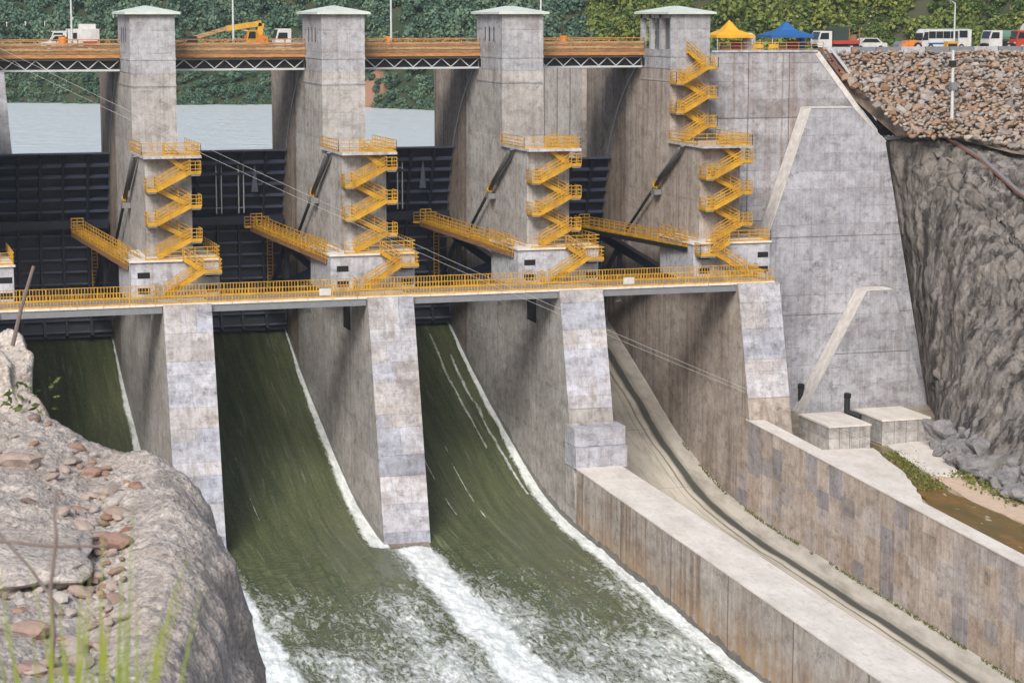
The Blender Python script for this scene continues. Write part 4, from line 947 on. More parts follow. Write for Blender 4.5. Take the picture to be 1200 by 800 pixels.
# ------------------------------------------------------------------ rock cliff
rows = [  # bottom to top, each left to right
 [(87.6,.9,-16),(82.3,-11.5,-15),(76,-24,-14.5),(72,-34,-14.3),(70,-52,-14.3),(69,-75,-15),(68,-110,-16)],
 [(85.6,.8,-7),(83.4,-6,-7.5),(79.5,-16,-8),(76.8,-28,-8),(75.0,-46,-9),(74,-70,-10),(73,-110,-11)],
 [(83.0,.7,4),(83.0,-4,4),(82.0,-11,3),(80.6,-19,1),(79.3,-34,-4),(78,-60,-6),(77,-110,-8)],
 [(81.5,.6,11.5),(82.8,-3,11.5),(83.6,-9,9.6),(83.3,-16,7.0),(82.3,-28,1.5),(80.5,-50,-3),(79,-110,-6)],
 [(81.3,.5,14.2),(84.0,-4.5,14.1),(85.4,-12,11.4),(85.0,-22,6.2),(84.2,-31,1.6),(83,-52,-1),(82,-110,-4)],
 [(83,1.2,14.7),(87.0,-2.4,14.6),(88.4,-8.5,12.3),(89.0,-15,9.4),(89.4,-24,6.2),(90,-50,3),(90,-110,0)],
 [(84,2.5,15.6),(91,-1.5,15.2),(94,-7,13.5),(96,-14,11.5),(98,-23,9),(100,-50,7),(100,-110,4)]]
Rg = np.array(rows); nr, nc = Rg.shape[:2]
def bil(Rg, s, t):
    si = np.clip(s*(nr-1), 0, nr-1.0001); ti = np.clip(t*(nc-1), 0, nc-1.0001); i, j = si.astype(int), ti.astype(int); a, b = (si-i)[...,None], (ti-j)[...,None]
    return (Rg[i,j]*(1-a)*(1-b) + Rg[i+1,j]*a*(1-b) + Rg[i,j+1]*(1-a)*b + Rg[i+1,j+1]*a*b)
s, tt = np.meshgrid(np.linspace(0,1,180), np.concatenate([np.linspace(0,.72,230), np.linspace(.725,1,50)]), indexing='ij')
P = bil(Rg, s, tt)
for ax in range(3):                                             # soften the control grid
    pass
x, y, z = P[...,0], P[...,1], P[...,2]
rg_ = 1 - np.abs(fbm(x*.22 + y*.1, y*.22, z*.10, 5)); am = np.clip(s*8, 0, 1)*np.clip(tt*14, .08, 1)*np.clip((1-s)*5, .1, 1)
crag = np.clip((tt - .08)*5, 0, 1)*np.clip((s - .25)*2.2, .25, 1)
r3 = 1 - np.abs(fbm(x*.9, y*.9, z*.35 + 9, 5))
f1, f2, idv = worley(x*.30 + .12*fbm(x*.7, y*.7, z*.5, 3), y*.30, z*.22); g1, g2, idw = worley(x*.8 + .15*fbm(x, y, z, 2), y*.8, z*.5)
disp = am*(1.1*fbm(x*.2, y*.2, z*.14, 3) + .2*(rg_ - .75) + crag*(1.2*(idv - .5) - .7*np.exp(-((f2 - f1)/.06)**2)) + (.3 + .5*crag)*(.35*(r3 - .7) + .55*(idw - .5) - .45*np.exp(-((g2 - g1)/.06)**2))
       - .7*np.clip(fbm(x*.9 + y*.9, 4.0, z*.06, 4) - .12, 0, 1)*(1 - crag*.6) + .20*fbm(x*1.5, y*1.5, z*1.3, 5))
nn = np.cross(np.gradient(P, axis=0), np.gradient(P, axis=1)); nn /= np.linalg.norm(nn, axis=-1)[...,None] + 1e-9
if nn[90,60,0] > 0: nn = -nn
P = P + nn*disp[...,None]
cl = link('rock_cliff', fast_mesh('rock_cliff', P.reshape(-1,3), grid_faces(180, 280), M['cliff'], smooth=False)); tag(cl, 'rough grey excavated rock cliff right of the abutment', 'cliff', kind='structure')
def boulder_mesh(name, seed, m, sub=2, squash=(1,1,.75), amp=.35, smooth=False):
    import bmesh
    b = bmesh.new(); bmesh.ops.create_icosphere(b, subdivisions=sub, radius=1)
    r = random.Random(seed); off = Vector((r.uniform(0,50), r.uniform(0,50), r.uniform(0,50)))
    cuts = [(Vector((r.gauss(0,1), r.gauss(0,1), r.gauss(0,1))).normalized(), r.uniform(.62,.9)) for _ in range(7)]
    for v in b.verts:
        c_ = v.co.copy()
        for n_, d_ in cuts:
            e = c_.dot(n_) - d_
            if e > 0: c_ -= n_*e
        c_ *= 1 + amp*.6*mnoise.noise(c_*1.3 + off) + amp*.25*mnoise.noise(c_*3.5 + off)
        v.co = Vector((c_.x*squash[0], c_.y*squash[1], c_.z*squash[2]))
    me = bpy.data.meshes.new(name); b.to_mesh(me); b.free(); me.materials.append(m)
    if smooth:
        for p in me.polygons: p.use_smooth = True
    return me
# rubble at the foot of the cliff
RB = [boulder_mesh('boulder', 40 + i, M['greyrock'], 4, (1,1,.8), .9) for i in range(4)]
for i, (x, y, s_) in enumerate(((75.2,-28,2.3),(73.6,-34,2.0),(77,-24,1.6),(72.6,-40,1.9),(74.8,-37,2.6),(71.6,-46,1.7),(74,-44,2.4),(71.0,-51,1.5),(73.4,-50,2.3),(76.4,-31,2.2),(70.6,-56,1.6),(76.2,-41,2.4),(75.6,-33.5,2.5),(74.0,-30.5,1.5),(72.2,-36.8,1.4),(73.2,-47,1.9),(75.4,-47.5,2.6),(72.4,-54,2.2),(75,-54,2.6),(77.6,-36,2.6),(71.2,-43,1.1),(74.2,-40.3,1.3),(70.2,-48.6,1.0),(76.6,-27.4,1.3))):
    o = link('boulder', RB[i % 4], loc=(x, y, -14 + s_*.3), rot=(rnd.uniform(-.4,.4), rnd.uniform(-.4,.4), rnd.uniform(0,6.28)), scale=(s_, s_*1.2, s_*.95))
    tag(o, 'grey boulder in the rubble heap at the foot of the rock cliff', 'boulder', 'rubble at the cliff foot')

# ------------------------------------------------------------------ rockfill embankment and crest
t = empty('rockfill_embankment', (78, 4.5, 23.75)); t['kind'] = 'structure'; t['label'] = 'rockfill dam slope of brown and grey rocks below the crest road'
g = G('fill_gravel'); M['gravel'] = g.done(g.mix(g.ramp(g.noise((1.2,1.2,1.2), 6, .75), .4, .6), (.20,.15,.11), (.10,.085,.07)), .95)
MB().add([(-5,0,0),(90,0,0),(90,-27,-21.5),(14,-13,-10.4),(9,-9.0,-8.9),(3.2,-7.0,-8.7),(-5,6,1)], [(0,5,4,3,2,1)]).build('slope_base', M['gravel'], t)
FM = [boulder_mesh('rock', 70 + i, M['fill'], 1, (1.15, .8, .55), .75) for i in range(6)]
cand = []
for i in range(26000):
    u = rnd.uniform(-2.5, 50); v = rnd.uniform(0, 1); lim = np.interp(u, [-2.5,3.0,10,14,50], [.08,.80,.82,.9,1.3])
    if v*14 > lim*14: continue
    cand.append((u, v))
placed = []; cell = {}
for u, v in cand:
    s_ = rnd.choice((.24,.28,.33,.4,.5,.66)); q = (u, v*17.5)
    key = (int(u/1.0), int(q[1]/1.0)); ok = True
    for a in (-1,0,1):
        for b in (-1,0,1):
            for (pu, pv, ps) in cell.get((key[0]+a, key[1]+b), ()):
                if (pu-u)**2 + (pv-q[1])**2 < (.58*(ps+s_))**2: ok = False
    if not ok: continue
    cell.setdefault(key, []).append((u, q[1], s_)); placed.append((u, q[1], s_))
def fill_loc(u, w): return Vector((u, -w*.782, -w*.623))
vis = [p for p in placed if p[0] < 30]; vis.sort(key=lambda p: -p[2]); big_ = vis[:300]; small = vis[300:] + [p for p in placed if p[0] >= 30]
for i, (u, w, s_) in enumerate(big_):
    link('rock', FM[i % 6], t, fill_loc(u, w) + Vector((0,-.12,.18)), (rnd.uniform(.2,1.1), rnd.uniform(-.4,.4), rnd.uniform(0,6.28)), (s_*1.15,)*3)
Vs, Fs, Ts = [], [], []; off = 0
arr = []
for m_ in FM:
    V = np.array([v.co for v in m_.vertices]); F = np.array([p.vertices for p in m_.polygons]); arr.append((V, F))
for i, (u, w, s_) in enumerate(small):
    V, F = arr[i % 6]; Mx = np.array(Matrix.Rotation(rnd.uniform(0,6.28), 3, 'Z') @ Matrix.Rotation(rnd.uniform(.2,1.0), 3, 'X'))
    Vs.append((V @ Mx.T)*s_*1.15 + np.array(fill_loc(u, w) + Vector((0,-.1,.15)))); Fs.append(F + off); Ts.append(np.full(len(V), rnd.random())); off += len(V)
so_ = link('small_rocks', fast_mesh('small_rocks', np.concatenate(Vs), np.concatenate(Fs), M['fill'], attrs={'tone': np.concatenate(Ts)}), t); so_['kind'] = 'stuff'
# grey slope beside the drain, gutters
t = empty('slope_gutter', (73.6, .9, 23.8))
d_ = Vector((8.2, 0, -9.7))
MB().bar((.5,1.0,.2), d_ + Vector((.6,1.0,.2)), .5, .16).build('channel', M['steel'], t)
for o_, mm in ((.35,'red_rust'), (.95,'red_rust'), (1.6,'galv')): MB().bar((o_,.6,.45), d_ + Vector((o_ + .1,.6,.45)), .12, .22).build('edge_rail', M[mm], t)
MB().bar((2.2,1.6,.1), d_ + Vector((2.6,1.6,.0)), 1.2, .25).build('side_slab', M['block'], t)
tag(t, 'twin rusty gutter rails running down between abutment and rockfill', 'gutter')
t = empty('bench_drain', (86.8,-2.6,14.9)); pts = [(0,0,0),(1.5,-5.9,-2.2),(2.3,-12.4,-5.2),(2.7,-21,-8.2),(3,-40,-11)]
for a_, b_ in zip(pts, pts[1:]): MB().bar(Vector(a_)+Vector((0,0,.15)), Vector(b_)+Vector((0,0,.05)), .45, .3).build('channel', M['steel'], t); MB().bar(Vector(a_)+Vector((-.5,0,.3)), Vector(b_)+Vector((-.35,0,.2)), .1, .2).build('edge_rail', M['red_rust'], t)
tag(t, 'dark drain line running down the slope right of the rock cliff', 'drain')
t = empty('bench_wall', (81.5,.2,14.6)); MB().bar((-.2,.3,.1), (5.2,-2.6,.2), .4, .4).build('kerb', M['steel'], t); MB().add([(-.6,1.0,.3),(3.4,.2,.4),(.9,2.6,4.6),(-.6,2.6,5.2)], [(0,1,2,3)]).build('dark_slab', M['dark'], t)
tag(t, 'dark wedge slab and kerb where the gutter meets the cliff top', 'slab')
wv = []
for i in range(1500):
    u = rnd.random()*14; wv.append((82.5 + u, -2.3 - u*.28 + rnd.gauss(0,.4), 15.35 - u*.05 + rnd.uniform(0,.5) - max(0,u-7)*.25, rnd.uniform(.15,.5)))
wo2 = tufts('bench_weeds', wv, M['weeds'], 2.0, 8); tag(wo2, 'straggly weeds along the toe of the rockfill', 'weeds', kind='stuff')

cr_ = MB().box(60.6, 74.5, .9, 4.7, 22.2, 23.8).box(60.6, 220, 4.7, 24, 22.6, 23.8).build('crest_road', M['asphalt']); tag(cr_, 'crest road carrying tents and parked vehicles', 'road', kind='structure')
t = empty('crest_barrier', (76, 4.6, 23.8)); 
for i in range(26):
    MB().box(i*3.0, i*3.0 + 2.9, -.25, .25, -.1, .62).build('kerb_stone', M['steel'] if i % 3 else M['block'], t)
tag(t, 'low grey kerb along the top edge of the rockfill', 'kerb')

lamp_post(95.1, 11.2, 23.8, 5.4, 'lamp pole with head in front of the white bus', True, -.4)
t = empty('marker_pole', (86.7,-4.6,15.8)); MB().tube((0,0,0), (-.1,0,8.4), .2, 8, .17).build('pole', M['galv'], t); MB().box(-.35,.35,-.3,.3,4.2,5.0).build('junction_box', M['steel'], t); MB().tube((0,0,0), (0,0,.9), .27, 8).build('foot', M['yelp'], t)
MB().box(-.45,.2,-.25,.25,6.6,7.3).build('junction_box', M['dark'], t)
tag(t, 'grey metal pole standing on the rockfill toe below the bus', 'pole')

# ------------------------------------------------------------------ tents and vehicles
def tent(x, y, m, w, h, label, slope=False):
    t = empty('canopy_tent', (x, y, 23.8)); e = 1.9
    for a in (0, w):
        for b in (0, 3.4): MB().tube((a,b,0), (a,b,e), .06, 6).build('leg', M['galv'], t)
    o = .2; MB().add([(-o,-o,e),(w+o,-o,e),(w+o,3.4+o,e),(-o,3.4+o,e),(w*.5,1.7,h),(-o,-o,e-.3),(w+o,-o,e-.3),(w+o,3.4+o,e-.3),(-o,3.4+o,e-.3),(w*.3,.9,e+.55),(w*.7,.9,e+.55),(w*.7,2.5,e+.55),(w*.3,2.5,e+.55)],
        [(0,1,10,9),(1,2,11,10),(2,3,12,11),(3,0,9,12),(9,10,4),(10,11,4),(11,12,4),(12,9,4),(0,5,6,1),(1,6,7,2),(2,7,8,3),(3,8,5,0)]).build('canopy', m, t)
    r = MB(); rail_mb(r, (0,-.5,0), (w+1.2,-.5,0), 1.1, 4, .06); r.build('railing', M['tanboard'], t)
    MB().box(w*.25,w*.5,1.2,2.0,0,.8).build('table', M['brownboard'], t); MB().box(w*.6,w*.85,1.8,2.4,0,1.3).build('locker', M['redp'], t)
    tag(t, label, 'tent'); return t
tent(64.9, 8.5, M['tarp_y'], 4.1, 3.55, 'yellow canopy tent beside the open columned tower')
tt_ = tent(71.4, 8.5, M['tarp_b'], 4.7, 3.45, 'blue canopy tent next to the dark canvas truck'); MB().box(4.6, 5.3, 3.0, 3.1, .1, 1.95).build('side_curtain', M['tarp_b'], tt_)
t = empty('water_tank', (69.5, 10.5, 23.8)); MB().tube((0,0,0), (0,0,1.7), .75, 14).tube((0,0,1.7), (0,0,2.1), .75, 14, .3).build('shell', M['white'], t, False); MB().tube((0,0,2.1), (0,0,2.25), .3, 10).build('lid', M['greenp'], t); tag(t, 'white domed water tank between the two tents', 'tank')
for i, x in enumerate((68.8, 70.6)):
    t = empty('yellow_barrier', (x, 7.6, 23.8)); r = MB(); rail_mb(r, (0,0,0), (1.1,0,0), 1.1, 3, .07); r.build('frame', M['yelp'], t); MB().box(0,1.1,-.03,.03,.5,.9).build('board', M['yelp'], t)
    tag(t, ['yellow barrier left of the white tank', 'yellow barrier beside the blue tent'][i], 'barrier', 'yellow barriers by the tents')
def wheel(t, x, y, r_=.45, wd_=.28):
    w = MB().tube((x, y - wd_/2, r_), (x, y + wd_/2, r_), r_, 14).build('wheel', M['tyre'], t); MB().tube((x, y - wd_/2 - .02, r_), (x, y - wd_/2 + .03, r_), r_*.5, 10).build('rim', M['galv'], w)
def prof_body(t, name, poly, y0, y1, m): return MB().prism_y(poly, y0, y1).build(name, m, t)
# bus, front to the left
t = empty('bus', (91.9, 13.0, 23.8)); t.scale = (.74, .8, .8); 
prof_body(t, 'body', [(0.15,.45),(8.6,.45),(8.6,2.9),(8.3,3.05),(.75,3.05),(.35,2.6),(.05,1.3)], 0, 2.4, M['white'])
MB().box(.9, 8.2, .1, 2.3, 3.05, 3.2).build('roof', M['greenp'], t)
for i in range(4): MB().box(1.25 + i*1.25, 2.42 + i*1.25, -.03, .02, 1.75, 2.75).build('window', M['glass'], t)
MB().box(6.5, 7.9, -.03, .02, 1.85, 2.85).build('window', M['glass'], t)
MB().prism_y([(.02,1.5),(.25,2.5),(.30,2.5),(.10,1.5)], .15, 2.25).build('windscreen', M['glass'], t)
MB().prism_y([(.18,1.5),(.5,2.65),(1.15,2.65),(1.15,1.5)], -.03, .02).build('driver_window', M['glass'], t)
MB().box(5.6, 6.3, -.025, .02, .6, 2.8).build('door', M['steel'], t); MB().box(.05,.3,.2,.6,.75,1.0).build('headlight', M['galv'], t); MB().box(.05,.3,1.8,2.2,.75,1.0).build('headlight', M['galv'], t)
MB().box(-.15,.05,-.3,-.15,1.7,2.2).build('mirror', M['dark'], t); MB().box(1.2,5.5,-.02,.02,.9,1.15).build('stripe', M['tarp_b'], t)
for x in (1.6, 6.9): wheel(t, x, .1, .48); wheel(t, x, 2.3, .48)
tag(t, 'white bus with green roof parked on the crest road', 'bus')
def truck(x, y, L, cab_m, load, label, cat='truck', cab_left=True, h=2.3):
    t = empty('truck', (x, y, 23.8)); 
    MB().box(0, L, .2, 2.0, .55, .85).build('chassis', M['dark'], t)
    cw = 1.7; prof_body(t, 'cab', [(0,.5),(cw,.5),(cw,h),(.35,h),(.08,1.5)], .05, 2.15, cab_m)
    MB().prism_y([(.2,1.4),(.4,2.1),(1.3,2.1),(1.3,1.4)], .02, .06).build('side_window', M['glass'], t); MB().prism_y([(.02,1.4),(.28,h-.1),(.33,h-.1),(.09,1.4)], .2, 2.0).build('windscreen', M['glass'], t)
    MB().box(-.1,.05,.1,2.1,.45,.75).build('bumper', M['dark'], t); MB().box(-.04,.1,.2,.5,.8,1.0).build('headlight', M['galv'], t); MB().box(-.04,.1,1.7,2.0,.8,1.0).build('headlight', M['galv'], t)
    load(t, cw + .12, L)
    for xx in (.85, L - 1.0): wheel(t, xx, .2); wheel(t, xx, 2.0)
    tag(t, label, cat); return t
def canvas(t, a, b):
    MB().box(a, b, 0, 2.2, .85, 1.25).build('cargo_bed', M['redp'], t); MB().prism_y([(a,1.25),(a+1.9,1.25),(a+1.9,2.75),(a+.2,2.75),(a,2.55)], 0, 2.2).build('canvas', M['tarp_d'], t)
    for xx in (a + 1.9, b - .1): MB().box(xx, xx + .1, 0, .1, 1.25, 2.7).box(xx, xx + .1, 2.1, 2.2, 1.25, 2.7).build('hoop', M['brownboard'], t)
    MB().box(a + 1.9, b, 0, 2.2, 2.66, 2.76).build('roof_sheet', M['tarp_d'], t); MB().box(a+2.1, b-.3, .3, 1.9, 1.25, 1.9).build('cargo', M['brownboard'], t)
truck(77.6, 10.0, 5.1, M['white'], canvas, 'truck with a dark green canvas load bed right of the blue tent')
def tank(t, a, b):
    MB().tube((a,1.1,1.6), (b,1.1,1.6), .75, 14).build('drum', M['greenp'], t)
truck(99.6, 11.2, 3.6, M['white'], tank, 'small white truck with green drum behind the bus')
def whitetank(t, a, b): MB().tube((a-.2,1.1,2.0), (b,1.1,1.75), 1.15, 16).build('tank', M['white'], t); MB().box(a,b,.1,2.1,.6,.95).build('red_frame', M['redp'], t)
truck(102.4, 10.0, 7.0, M['redp'], whitetank, 'tank truck with big white tank cut off by the right photo edge')
def car(x, y, m, label, L=4.2, cat='car', pick=False):
    t = empty('parked_car', (x, y, 23.8))
    prof_body(t, 'body', [(0,.35),(L,.35),(L,.85),(L-.1,.95),(.95,.98),(.1,.8)], 0, 1.7, m)
    if pick: prof_body(t, 'cabin', [(.9,.97),(1.4,1.6),(2.4,1.6),(2.5,.97)], .1, 1.6, m); MB().prism_y([(1.1,1.02),(1.48,1.5),(2.3,1.5),(2.38,1.02)], .07, .12).build('side_window', M['glass'], t)
    else: prof_body(t, 'cabin', [(.8,.97),(1.4,1.5),(3.0,1.5),(3.7,.95)], .1, 1.6, m); MB().prism_y([(1.05,1.0),(1.5,1.42),(2.9,1.42),(3.4,1.0)], .07, .12).build('side_window', M['glass'], t)
    for xx in (.85, L - .85): wheel(t, xx, .05, .33, .2); wheel(t, xx, 1.65, .33, .2)
    MB().box(-.02,.1,.15,.45,.6,.75).build('headlight', M['galv'], t); MB().box(-.02,.1,1.25,1.55,.6,.75).build('headlight', M['galv'], t)
    tag(t, label, cat); return t
car(82.6, 11.4, M['white'], 'white car parked right of the canvas truck')
car(-7.6, 11.0, M['white'], 'white pickup on the road bridge at the left', 4.3, 'pickup', True).location.z = 24.3
# orange compactor
t = empty('road_roller', (88.0, 11.0, 23.8)); MB().tube((.6,.1,.55), (.6,1.6,.55), .55, 16).build('drum', M['steel'], t); prof_body(t, 'body', [(1.0,.5),(2.9,.5),(3.0,1.0),(2.2,1.25),(1.1,1.15)], .2, 1.5, M['orangep'])
prof_body(t, 'yoke', [(.4,.5),(1.2,.5),(1.2,.9),(.4,.8)], .0, 1.7, M['orangep']); wheel(t, 2.5, .2, .5); wheel(t, 2.5, 1.5, .5); MB().bar((1.4,.3,1.1), (1.4,.3,1.75), .07).bar((2.2,.3,1.1), (2.2,.3,1.75), .07).build('canopy_post', M['dark'], t)
tag(t, 'low orange road roller left of the bus', 'machine')
t = empty('generator', (93.2, 9.2, 23.8)); MB().box(0,1.3,0,.9,.25,1.1).build('housing', M['yelp'], t); MB().box(.1,1.2,-.03,.02,.4,.85).build('grille', M['dark'], t); MB().box(.0,1.3,.05,.2,0,.25).build('skid', M['dark'], t); tag(t, 'small yellow generator in front of the bus', 'generator')
# excavator on the bridge
t = empty('excavator', (7.5, 12.2, 23.95)); MB().box(5.4,8.2,-.2,2.4,0,.8).build('track', M['dark'], t); prof_body(t, 'house', [(6.2,.9),(8.4,.9),(8.4,1.7),(7.9,1.9),(6.2,1.9)], .1, 2.2, M['orangep'])
prof_body(t, 'cab', [(6.1,.9),(7.2,.9),(7.2,2.4),(6.4,2.4)], 0, .9, M['yelp']); MB().prism_y([(6.25,1.4),(7.1,1.4),(7.1,2.25),(6.45,2.25)], -.03, .02).build('window', M['glass'], t)
MB().bar((7.6,1.1,1.6), (7.9,1.1,3.1), .6, .5).bar((7.9,1.1,3.1), (4.2,1.1,2.55), .5, .55).build('boom', M['yelp'], t); MB().bar((4.9,1.1,2.75), (.6,1.1,1.55), .35, .4).build('dipper_arm', M['tanboard'], t)
MB().prism_y([(.0,.9),(1.1,1.0),(1.0,1.8),(.3,1.75)], .5, 1.7).build('bucket', M['dark'], t); MB().bar((7.0,1.1,2.2), (5.2,1.1,2.6), .16).build('ram', M['galv'], t)
tag(t, 'orange yellow excavator with long boom on the road bridge', 'excavator')
def flat(t, a, b): MB().box(a, b, 0, 2.2, .85, 1.3).build('cargo_bed', M['steel'], t)
q = truck(16.3, 10.3, 4.6, M['white'], flat, 'white truck cab on the road bridge right of the excavator', h=2.5); q.location.z = 24.0
def cabin(t, a, b):
    MB().box(a, b, 0, 2.2, .85, 2.5).build('cabin_box', M['white'], t); MB().box(a + .3, a + .9, -.03, .02, 1.5, 2.1).build('window', M['glass'], t); MB().box(a+.2, b-.2, -.03, .02, .95, 1.25).build('red_stripe', M['redp'], t); MB().box(a+1.2,b-.3,.4,1.8,2.5,3.0).build('roof_unit', M['white'], t)
q = truck(-6.4, 13.4, 5.0, M['white'], cabin, 'white truck with a box cabin on the road bridge, behind the orange barrel'); q.location.z = 24.0
def barrel(x, y, z, label):
    t = empty('traffic_drum', (x, y, z)); MB().tube((0,0,0), (0,0,1.5), .55, 12, .45).build('drum', M['orangep'], t); MB().tube((0,0,.6), (0,0,.85), .55, 12, .53).build('reflective_band', M['white'], t); MB().tube((0,0,1.5), (0,0,1.62), .2, 8).build('handle', M['dark'], t); tag(t, label, 'barrel', 'orange drums on the road bridge')
barrel(-5.5, 9.2, 24.25, 'orange drum on the road bridge in front of the white cabin truck'); barrel(28.2, 9.3, 24.2, 'orange drum on the road bridge between the second and third towers'); barrel(47.5, 9.3, 24.2, 'orange drum on the road bridge left of the open columned tower')

# ------------------------------------------------------------------ cables
cabm = plain('steel_cable', (.42,.42,.42), .5)
A0 = Vector((-14.7,.6,26.0)); B0 = Vector((69,-25.5,-13.6))
for i, (da, db, l) in enumerate(((Vector((0,0,0)), Vector((0,0,0)), 'upper thin steel cable slanting across the gates to the outlet boxes'), (Vector((0,-.2,-.9)), Vector((-.6,-1.2,0)), 'lower thin steel cable slanting across the gates to the outlet boxes'))):
    t = empty('steel_cable', A0 + da); mb = MB(); prev = None
    for j in range(41):
        f = j/40; p = (B0 + db - A0 - da)*f + Vector((0, -7.5*math.sin(math.pi*f), -2.2*4*f*(1-f)*.5))
        if prev is not None: mb.tube(prev, p, .014, 5)
        prev = p
    mb.build('cable', cabm, t); MB().box(-.2,.2,-.2,.2,-.2,.2).build('anchor', M['steel'], t)
    tag(t, l, 'cable', 'slanting cables')

# ------------------------------------------------------------------ foreground bank
cy, sy = math.cos(R(YAW)), math.sin(R(YAW))
def uv2w(u, v, z): return np.stack([CAM.x + u*cy + v*sy, CAM.y - u*sy + v*cy, z], -1)
def edge_u(v): return np.interp(v, [0,14,30,35,38,43,46,48.5,50,53,60], [-2.6,-3.4,-4.75,-5.0,-5.3,-6.05,-7.1,-8.7,-9.9,-12.7,-19])
us = np.concatenate([np.linspace(-40,-13,40), np.linspace(-12.9,-2.5,190), np.linspace(-2.3,20,60)]); vs_ = np.concatenate([np.linspace(-14,24,50), np.linspace(24.2,53,330), np.linspace(53.3,95,60)])
U, Vv = np.meshgrid(us, vs_, indexing='ij')
base = np.interp(Vv, [-14,0,28,34,50,56,95], [28,26.6,19.1,18.9,19.0,16.5,-30])
eg = edge_u(Vv) + .35*fbm(U*.0 + 2, Vv*.6, 1, 4)
dd = U - eg
drop = np.where(dd > -.9, ((dd + .9)**2)*.55, 0); drop = np.where(dd > .3, .79 + (dd - .3)*4.5, drop)
drop = np.minimum(drop, 55)
gul = np.exp(-((U - (-8.4 + (Vv - 44)*-.16))/.9)**2)*.35*(Vv > 30)       # rubble-filled groove
rid = .30*(fbm(U*.35, Vv*.3, 5, 4)) + .20*np.abs(fbm(U*1.2, Vv*1.2, 2, 5)) + .06*fbm(U*7, Vv*7, 1, 3) + .11*np.abs(fbm(U*3.0 + Vv, Vv*2.0, 4, 4)) + .055*(hash3((U*12).astype(np.int64), (Vv*12).astype(np.int64), 3) - .5)
left = np.clip((-9.6 - U)*.35, 0, 3)*np.exp(-((Vv - 40)/9)**2)*.0
Zb = base - drop - gul + rid*np.clip((Vv - 18)/10, .2, 1) + left + .35*fbm(U*.4, Zb0 if False else Vv*.2, 8, 3)*(dd > 0)
Zb = np.maximum(Zb, -32)
W = uv2w(U, Vv, Zb)
# ragged side face
W[...,0] += np.where(dd > .5, .5*fbm(W[...,1]*.6, W[...,2]*.5, 3, 4), 0)
bank = link('rock_bank', fast_mesh('rock_bank', W.reshape(-1,3), grid_faces(len(us), len(vs_)), M['bank'], smooth=True)); tag(bank, 'rough grey-brown rock shelf in the left foreground', 'rock', kind='structure')
def bank_z(u, v):
    i = min(max(np.searchsorted(us, u), 0), len(us)-1); j = min(max(np.searchsorted(vs_, v), 0), len(vs_)-1); return float(Zb[i, j])
SM = [boulder_mesh('stone', 120 + i, M['stone'], 2, (1, .8, .55), .4, False) for i in range(6)]
for i in range(260):
    v = rnd.uniform(30.5, 49.5); c0 = -8.4 + (v - 44)*-.16; u = c0 + rnd.gauss(0, .55)
    if rnd.random() < .22: u = rnd.uniform(-11, -5.5)
    if u > edge_u(v) - 1.2: continue
    s_ = abs(rnd.gauss(.03, .07)) + .035
    p = uv2w(np.array(u), np.array(v), np.array(bank_z(u, v) + s_*.2))
    link('stone', SM[i % 6], bank, tuple(p), (rnd.uniform(-.4,.4), rnd.uniform(-.4,.4), rnd.uniform(0,6.28)), (s_*1.3, s_*1.2, s_*1.1))
for (px_, v, s_) in ((118,43.5,.30),(128,41.5,.26),(125,38.5,.30),(100,39.5,.25),(135,34.5,.2),(20,31.5,.2),(22,33.5,.28),(75,46,.2),(10,45,.4)):
    u = (px_-600)/2600*v; p = uv2w(np.array(u), np.array(v), np.array(bank_z(u, v) + s_*.25))
    link('stone', SM[int(px_) % 6], bank, tuple(p), (0,0,rnd.uniform(0,6)), (s_*1.5, s_, s_*.9))
# boulder behind, at the left edge of the photo
bm_ = boulder_mesh('boulder', 204, M['bank'], 6, (1.25,1.5,2.3), .8, True)
p = uv2w(np.array((-14-600)/2600*53.5), np.array(53.5), np.array(18.3)); bo = link('boulder', bm_, loc=tuple(p)); tag(bo, 'rounded mossy boulder rising at the left edge of the foreground shelf', 'boulder')
bm2 = boulder_mesh('boulder', 214, M['bank'], 5, (1.3,2.2,.5), .6, False)
p = uv2w(np.array((5-600)/2600*38), np.array(38), np.array(18.9)); bo = link('boulder', bm2, loc=tuple(p)); tag(bo, 'low pale slab of rock at the left edge beside the twigs', 'boulder')
# grass clump close to the camera
def blade(name, u, v, z0, L, lean_u, lean_v, w, m, parent, droop=.25):
    n = 7; vs = []; fs = []
    for i in range(n + 1):
        f = i/n; uu = u + lean_u*f**1.6*L; vv = v + lean_v*f*L; zz = z0 + L*(f - droop*f**3); ww = w*(1 - f**2.2)*.5 + .0006
        for s in (-1, 1): vs.append(tuple(uv2w(np.array(uu + s*ww), np.array(vv), np.array(zz + .15*ww*s))))
    for i in range(n): fs.append((2*i, 2*i+1, 2*i+3, 2*i+2))
    return MB().add(vs, fs).build(name, m, parent, True)
gc = empty('grass_clump', tuple(uv2w(np.array(-1.35), np.array(7.6), np.array(24.2))))
gc_inv = gc.matrix_world
def reparent(o):
    o.location = -gc.location
for i in range(80):
    pxb = min(150, rnd.gauss(62, 38)); v = rnd.uniform(7.0, 8.4); u = (pxb - 600)/2600*v
    o = blade('blade', u, v, 24.55, rnd.uniform(1.75, 2.15) if i % 3 else rnd.uniform(1.6,1.85), rnd.gauss(.02, .07), rnd.gauss(0,.08), rnd.uniform(.010,.024), M['grass'], gc, rnd.uniform(.05,.3)); reparent(o)
for pxb, L in ((8,1.85),(30,1.7),(110,2.3),(122,2.5),(60,1.9)):
    v = 7.4; u = (pxb - 600)/2600*v; o = blade('blade', u, v, 24.55, L, .03 if L > 2 else .12, 0, .011, M['grass'], gc, .12); reparent(o)
tag(gc, 'clump of bright green grass blades in the lower left corner', 'grass')
tw = plain('dry_twig', (.17,.135,.12), .9, 0, .4, 8)
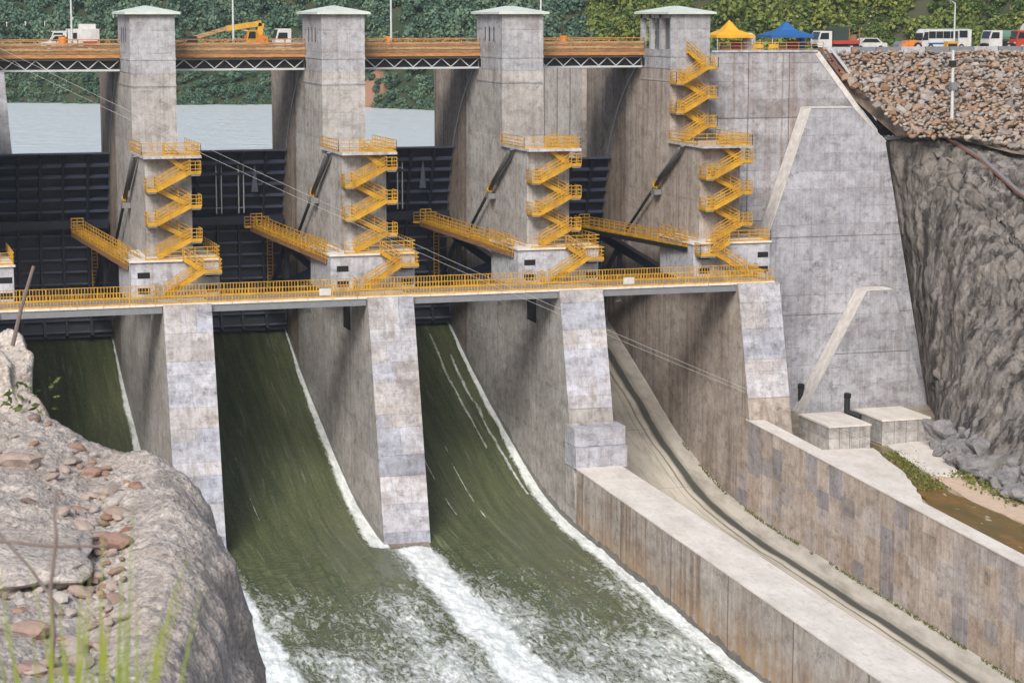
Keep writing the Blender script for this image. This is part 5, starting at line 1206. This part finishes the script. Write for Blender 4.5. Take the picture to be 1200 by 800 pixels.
def twig(pts, r_, label):
    P = [uv2w(np.array((px_-600)/2600*v), np.array(v), np.array(CAM.z - v*math.tan(math.atan((y_-400)/2600) + R(PITCH)))) for px_, y_, v in pts]
    t = empty('dry_twig', tuple(P[0])); mb = MB()
    for i, (a_, b_) in enumerate(zip(P, P[1:])): mb.tube(Vector(a_) - t.location, Vector(b_) - t.location, r_*(1 - .11*i), 7, r_*(1 - .11*(i+1)))
    mb.build('stem', tw, t); tag(t, label, 'twig', 'dry twigs in the foreground')
twig([(40,1000,11),(38,820,11.1),(46,740,11.15),(44,690,11.2),(53,630,11.25),(51,600,11.3),(55,574,11.35)], .017, 'upright grey twig behind the grass blades')
twig([(-30,632,14),(45,640,13.8),(110,640,13.5)], .012, 'reddish twig lying level across the upright twig')
twig([(-20,620,15),(20,665,14.6),(60,720,14.2)], .012, 'twig slanting down to the right near the left edge')
twig([(8,405,48),(20,360,48),(36,312,48)], .05, 'bare pale stick rising from the mossy boulder in front of the footbridge')
yl = []
for i in range(70):
    v = rnd.uniform(50.5,54); px_ = rnd.uniform(-5, 60); u = (px_-600)/2600*v; yl.append((*uv2w(np.array(u), np.array(v), np.array(18.9 + rnd.random()*.6)).tolist(), rnd.uniform(.05,.16)))
bw = tufts('bank_weeds', yl, M['weeds'], 2.0, 12); tag(bw, 'small weeds at the foot of the mossy boulder', 'weeds', kind='stuff')

# ------------------------------------------------------------------ air
HAZE = 0.00014
if HAZE:
    hz_m = bpy.data.materials.new('thin_haze'); hz_m.use_nodes = True; hn = hz_m.node_tree; hn.nodes.clear()
    ho = hn.nodes.new('ShaderNodeOutputMaterial'); pv = hn.nodes.new('ShaderNodeVolumePrincipled'); pv.inputs['Color'].default_value = (.80,.90,1.0,1); pv.inputs['Density'].default_value = HAZE; pv.inputs['Anisotropy'].default_value = .2
    hn.links.new(pv.outputs[0], ho.inputs['Volume'])
    hb = MB().box(-960, 960, -960, 1260, -34.5, 142).build('haze', hz_m); tag(hb, 'thin bluish haze in the valley air', 'haze', kind='stuff')
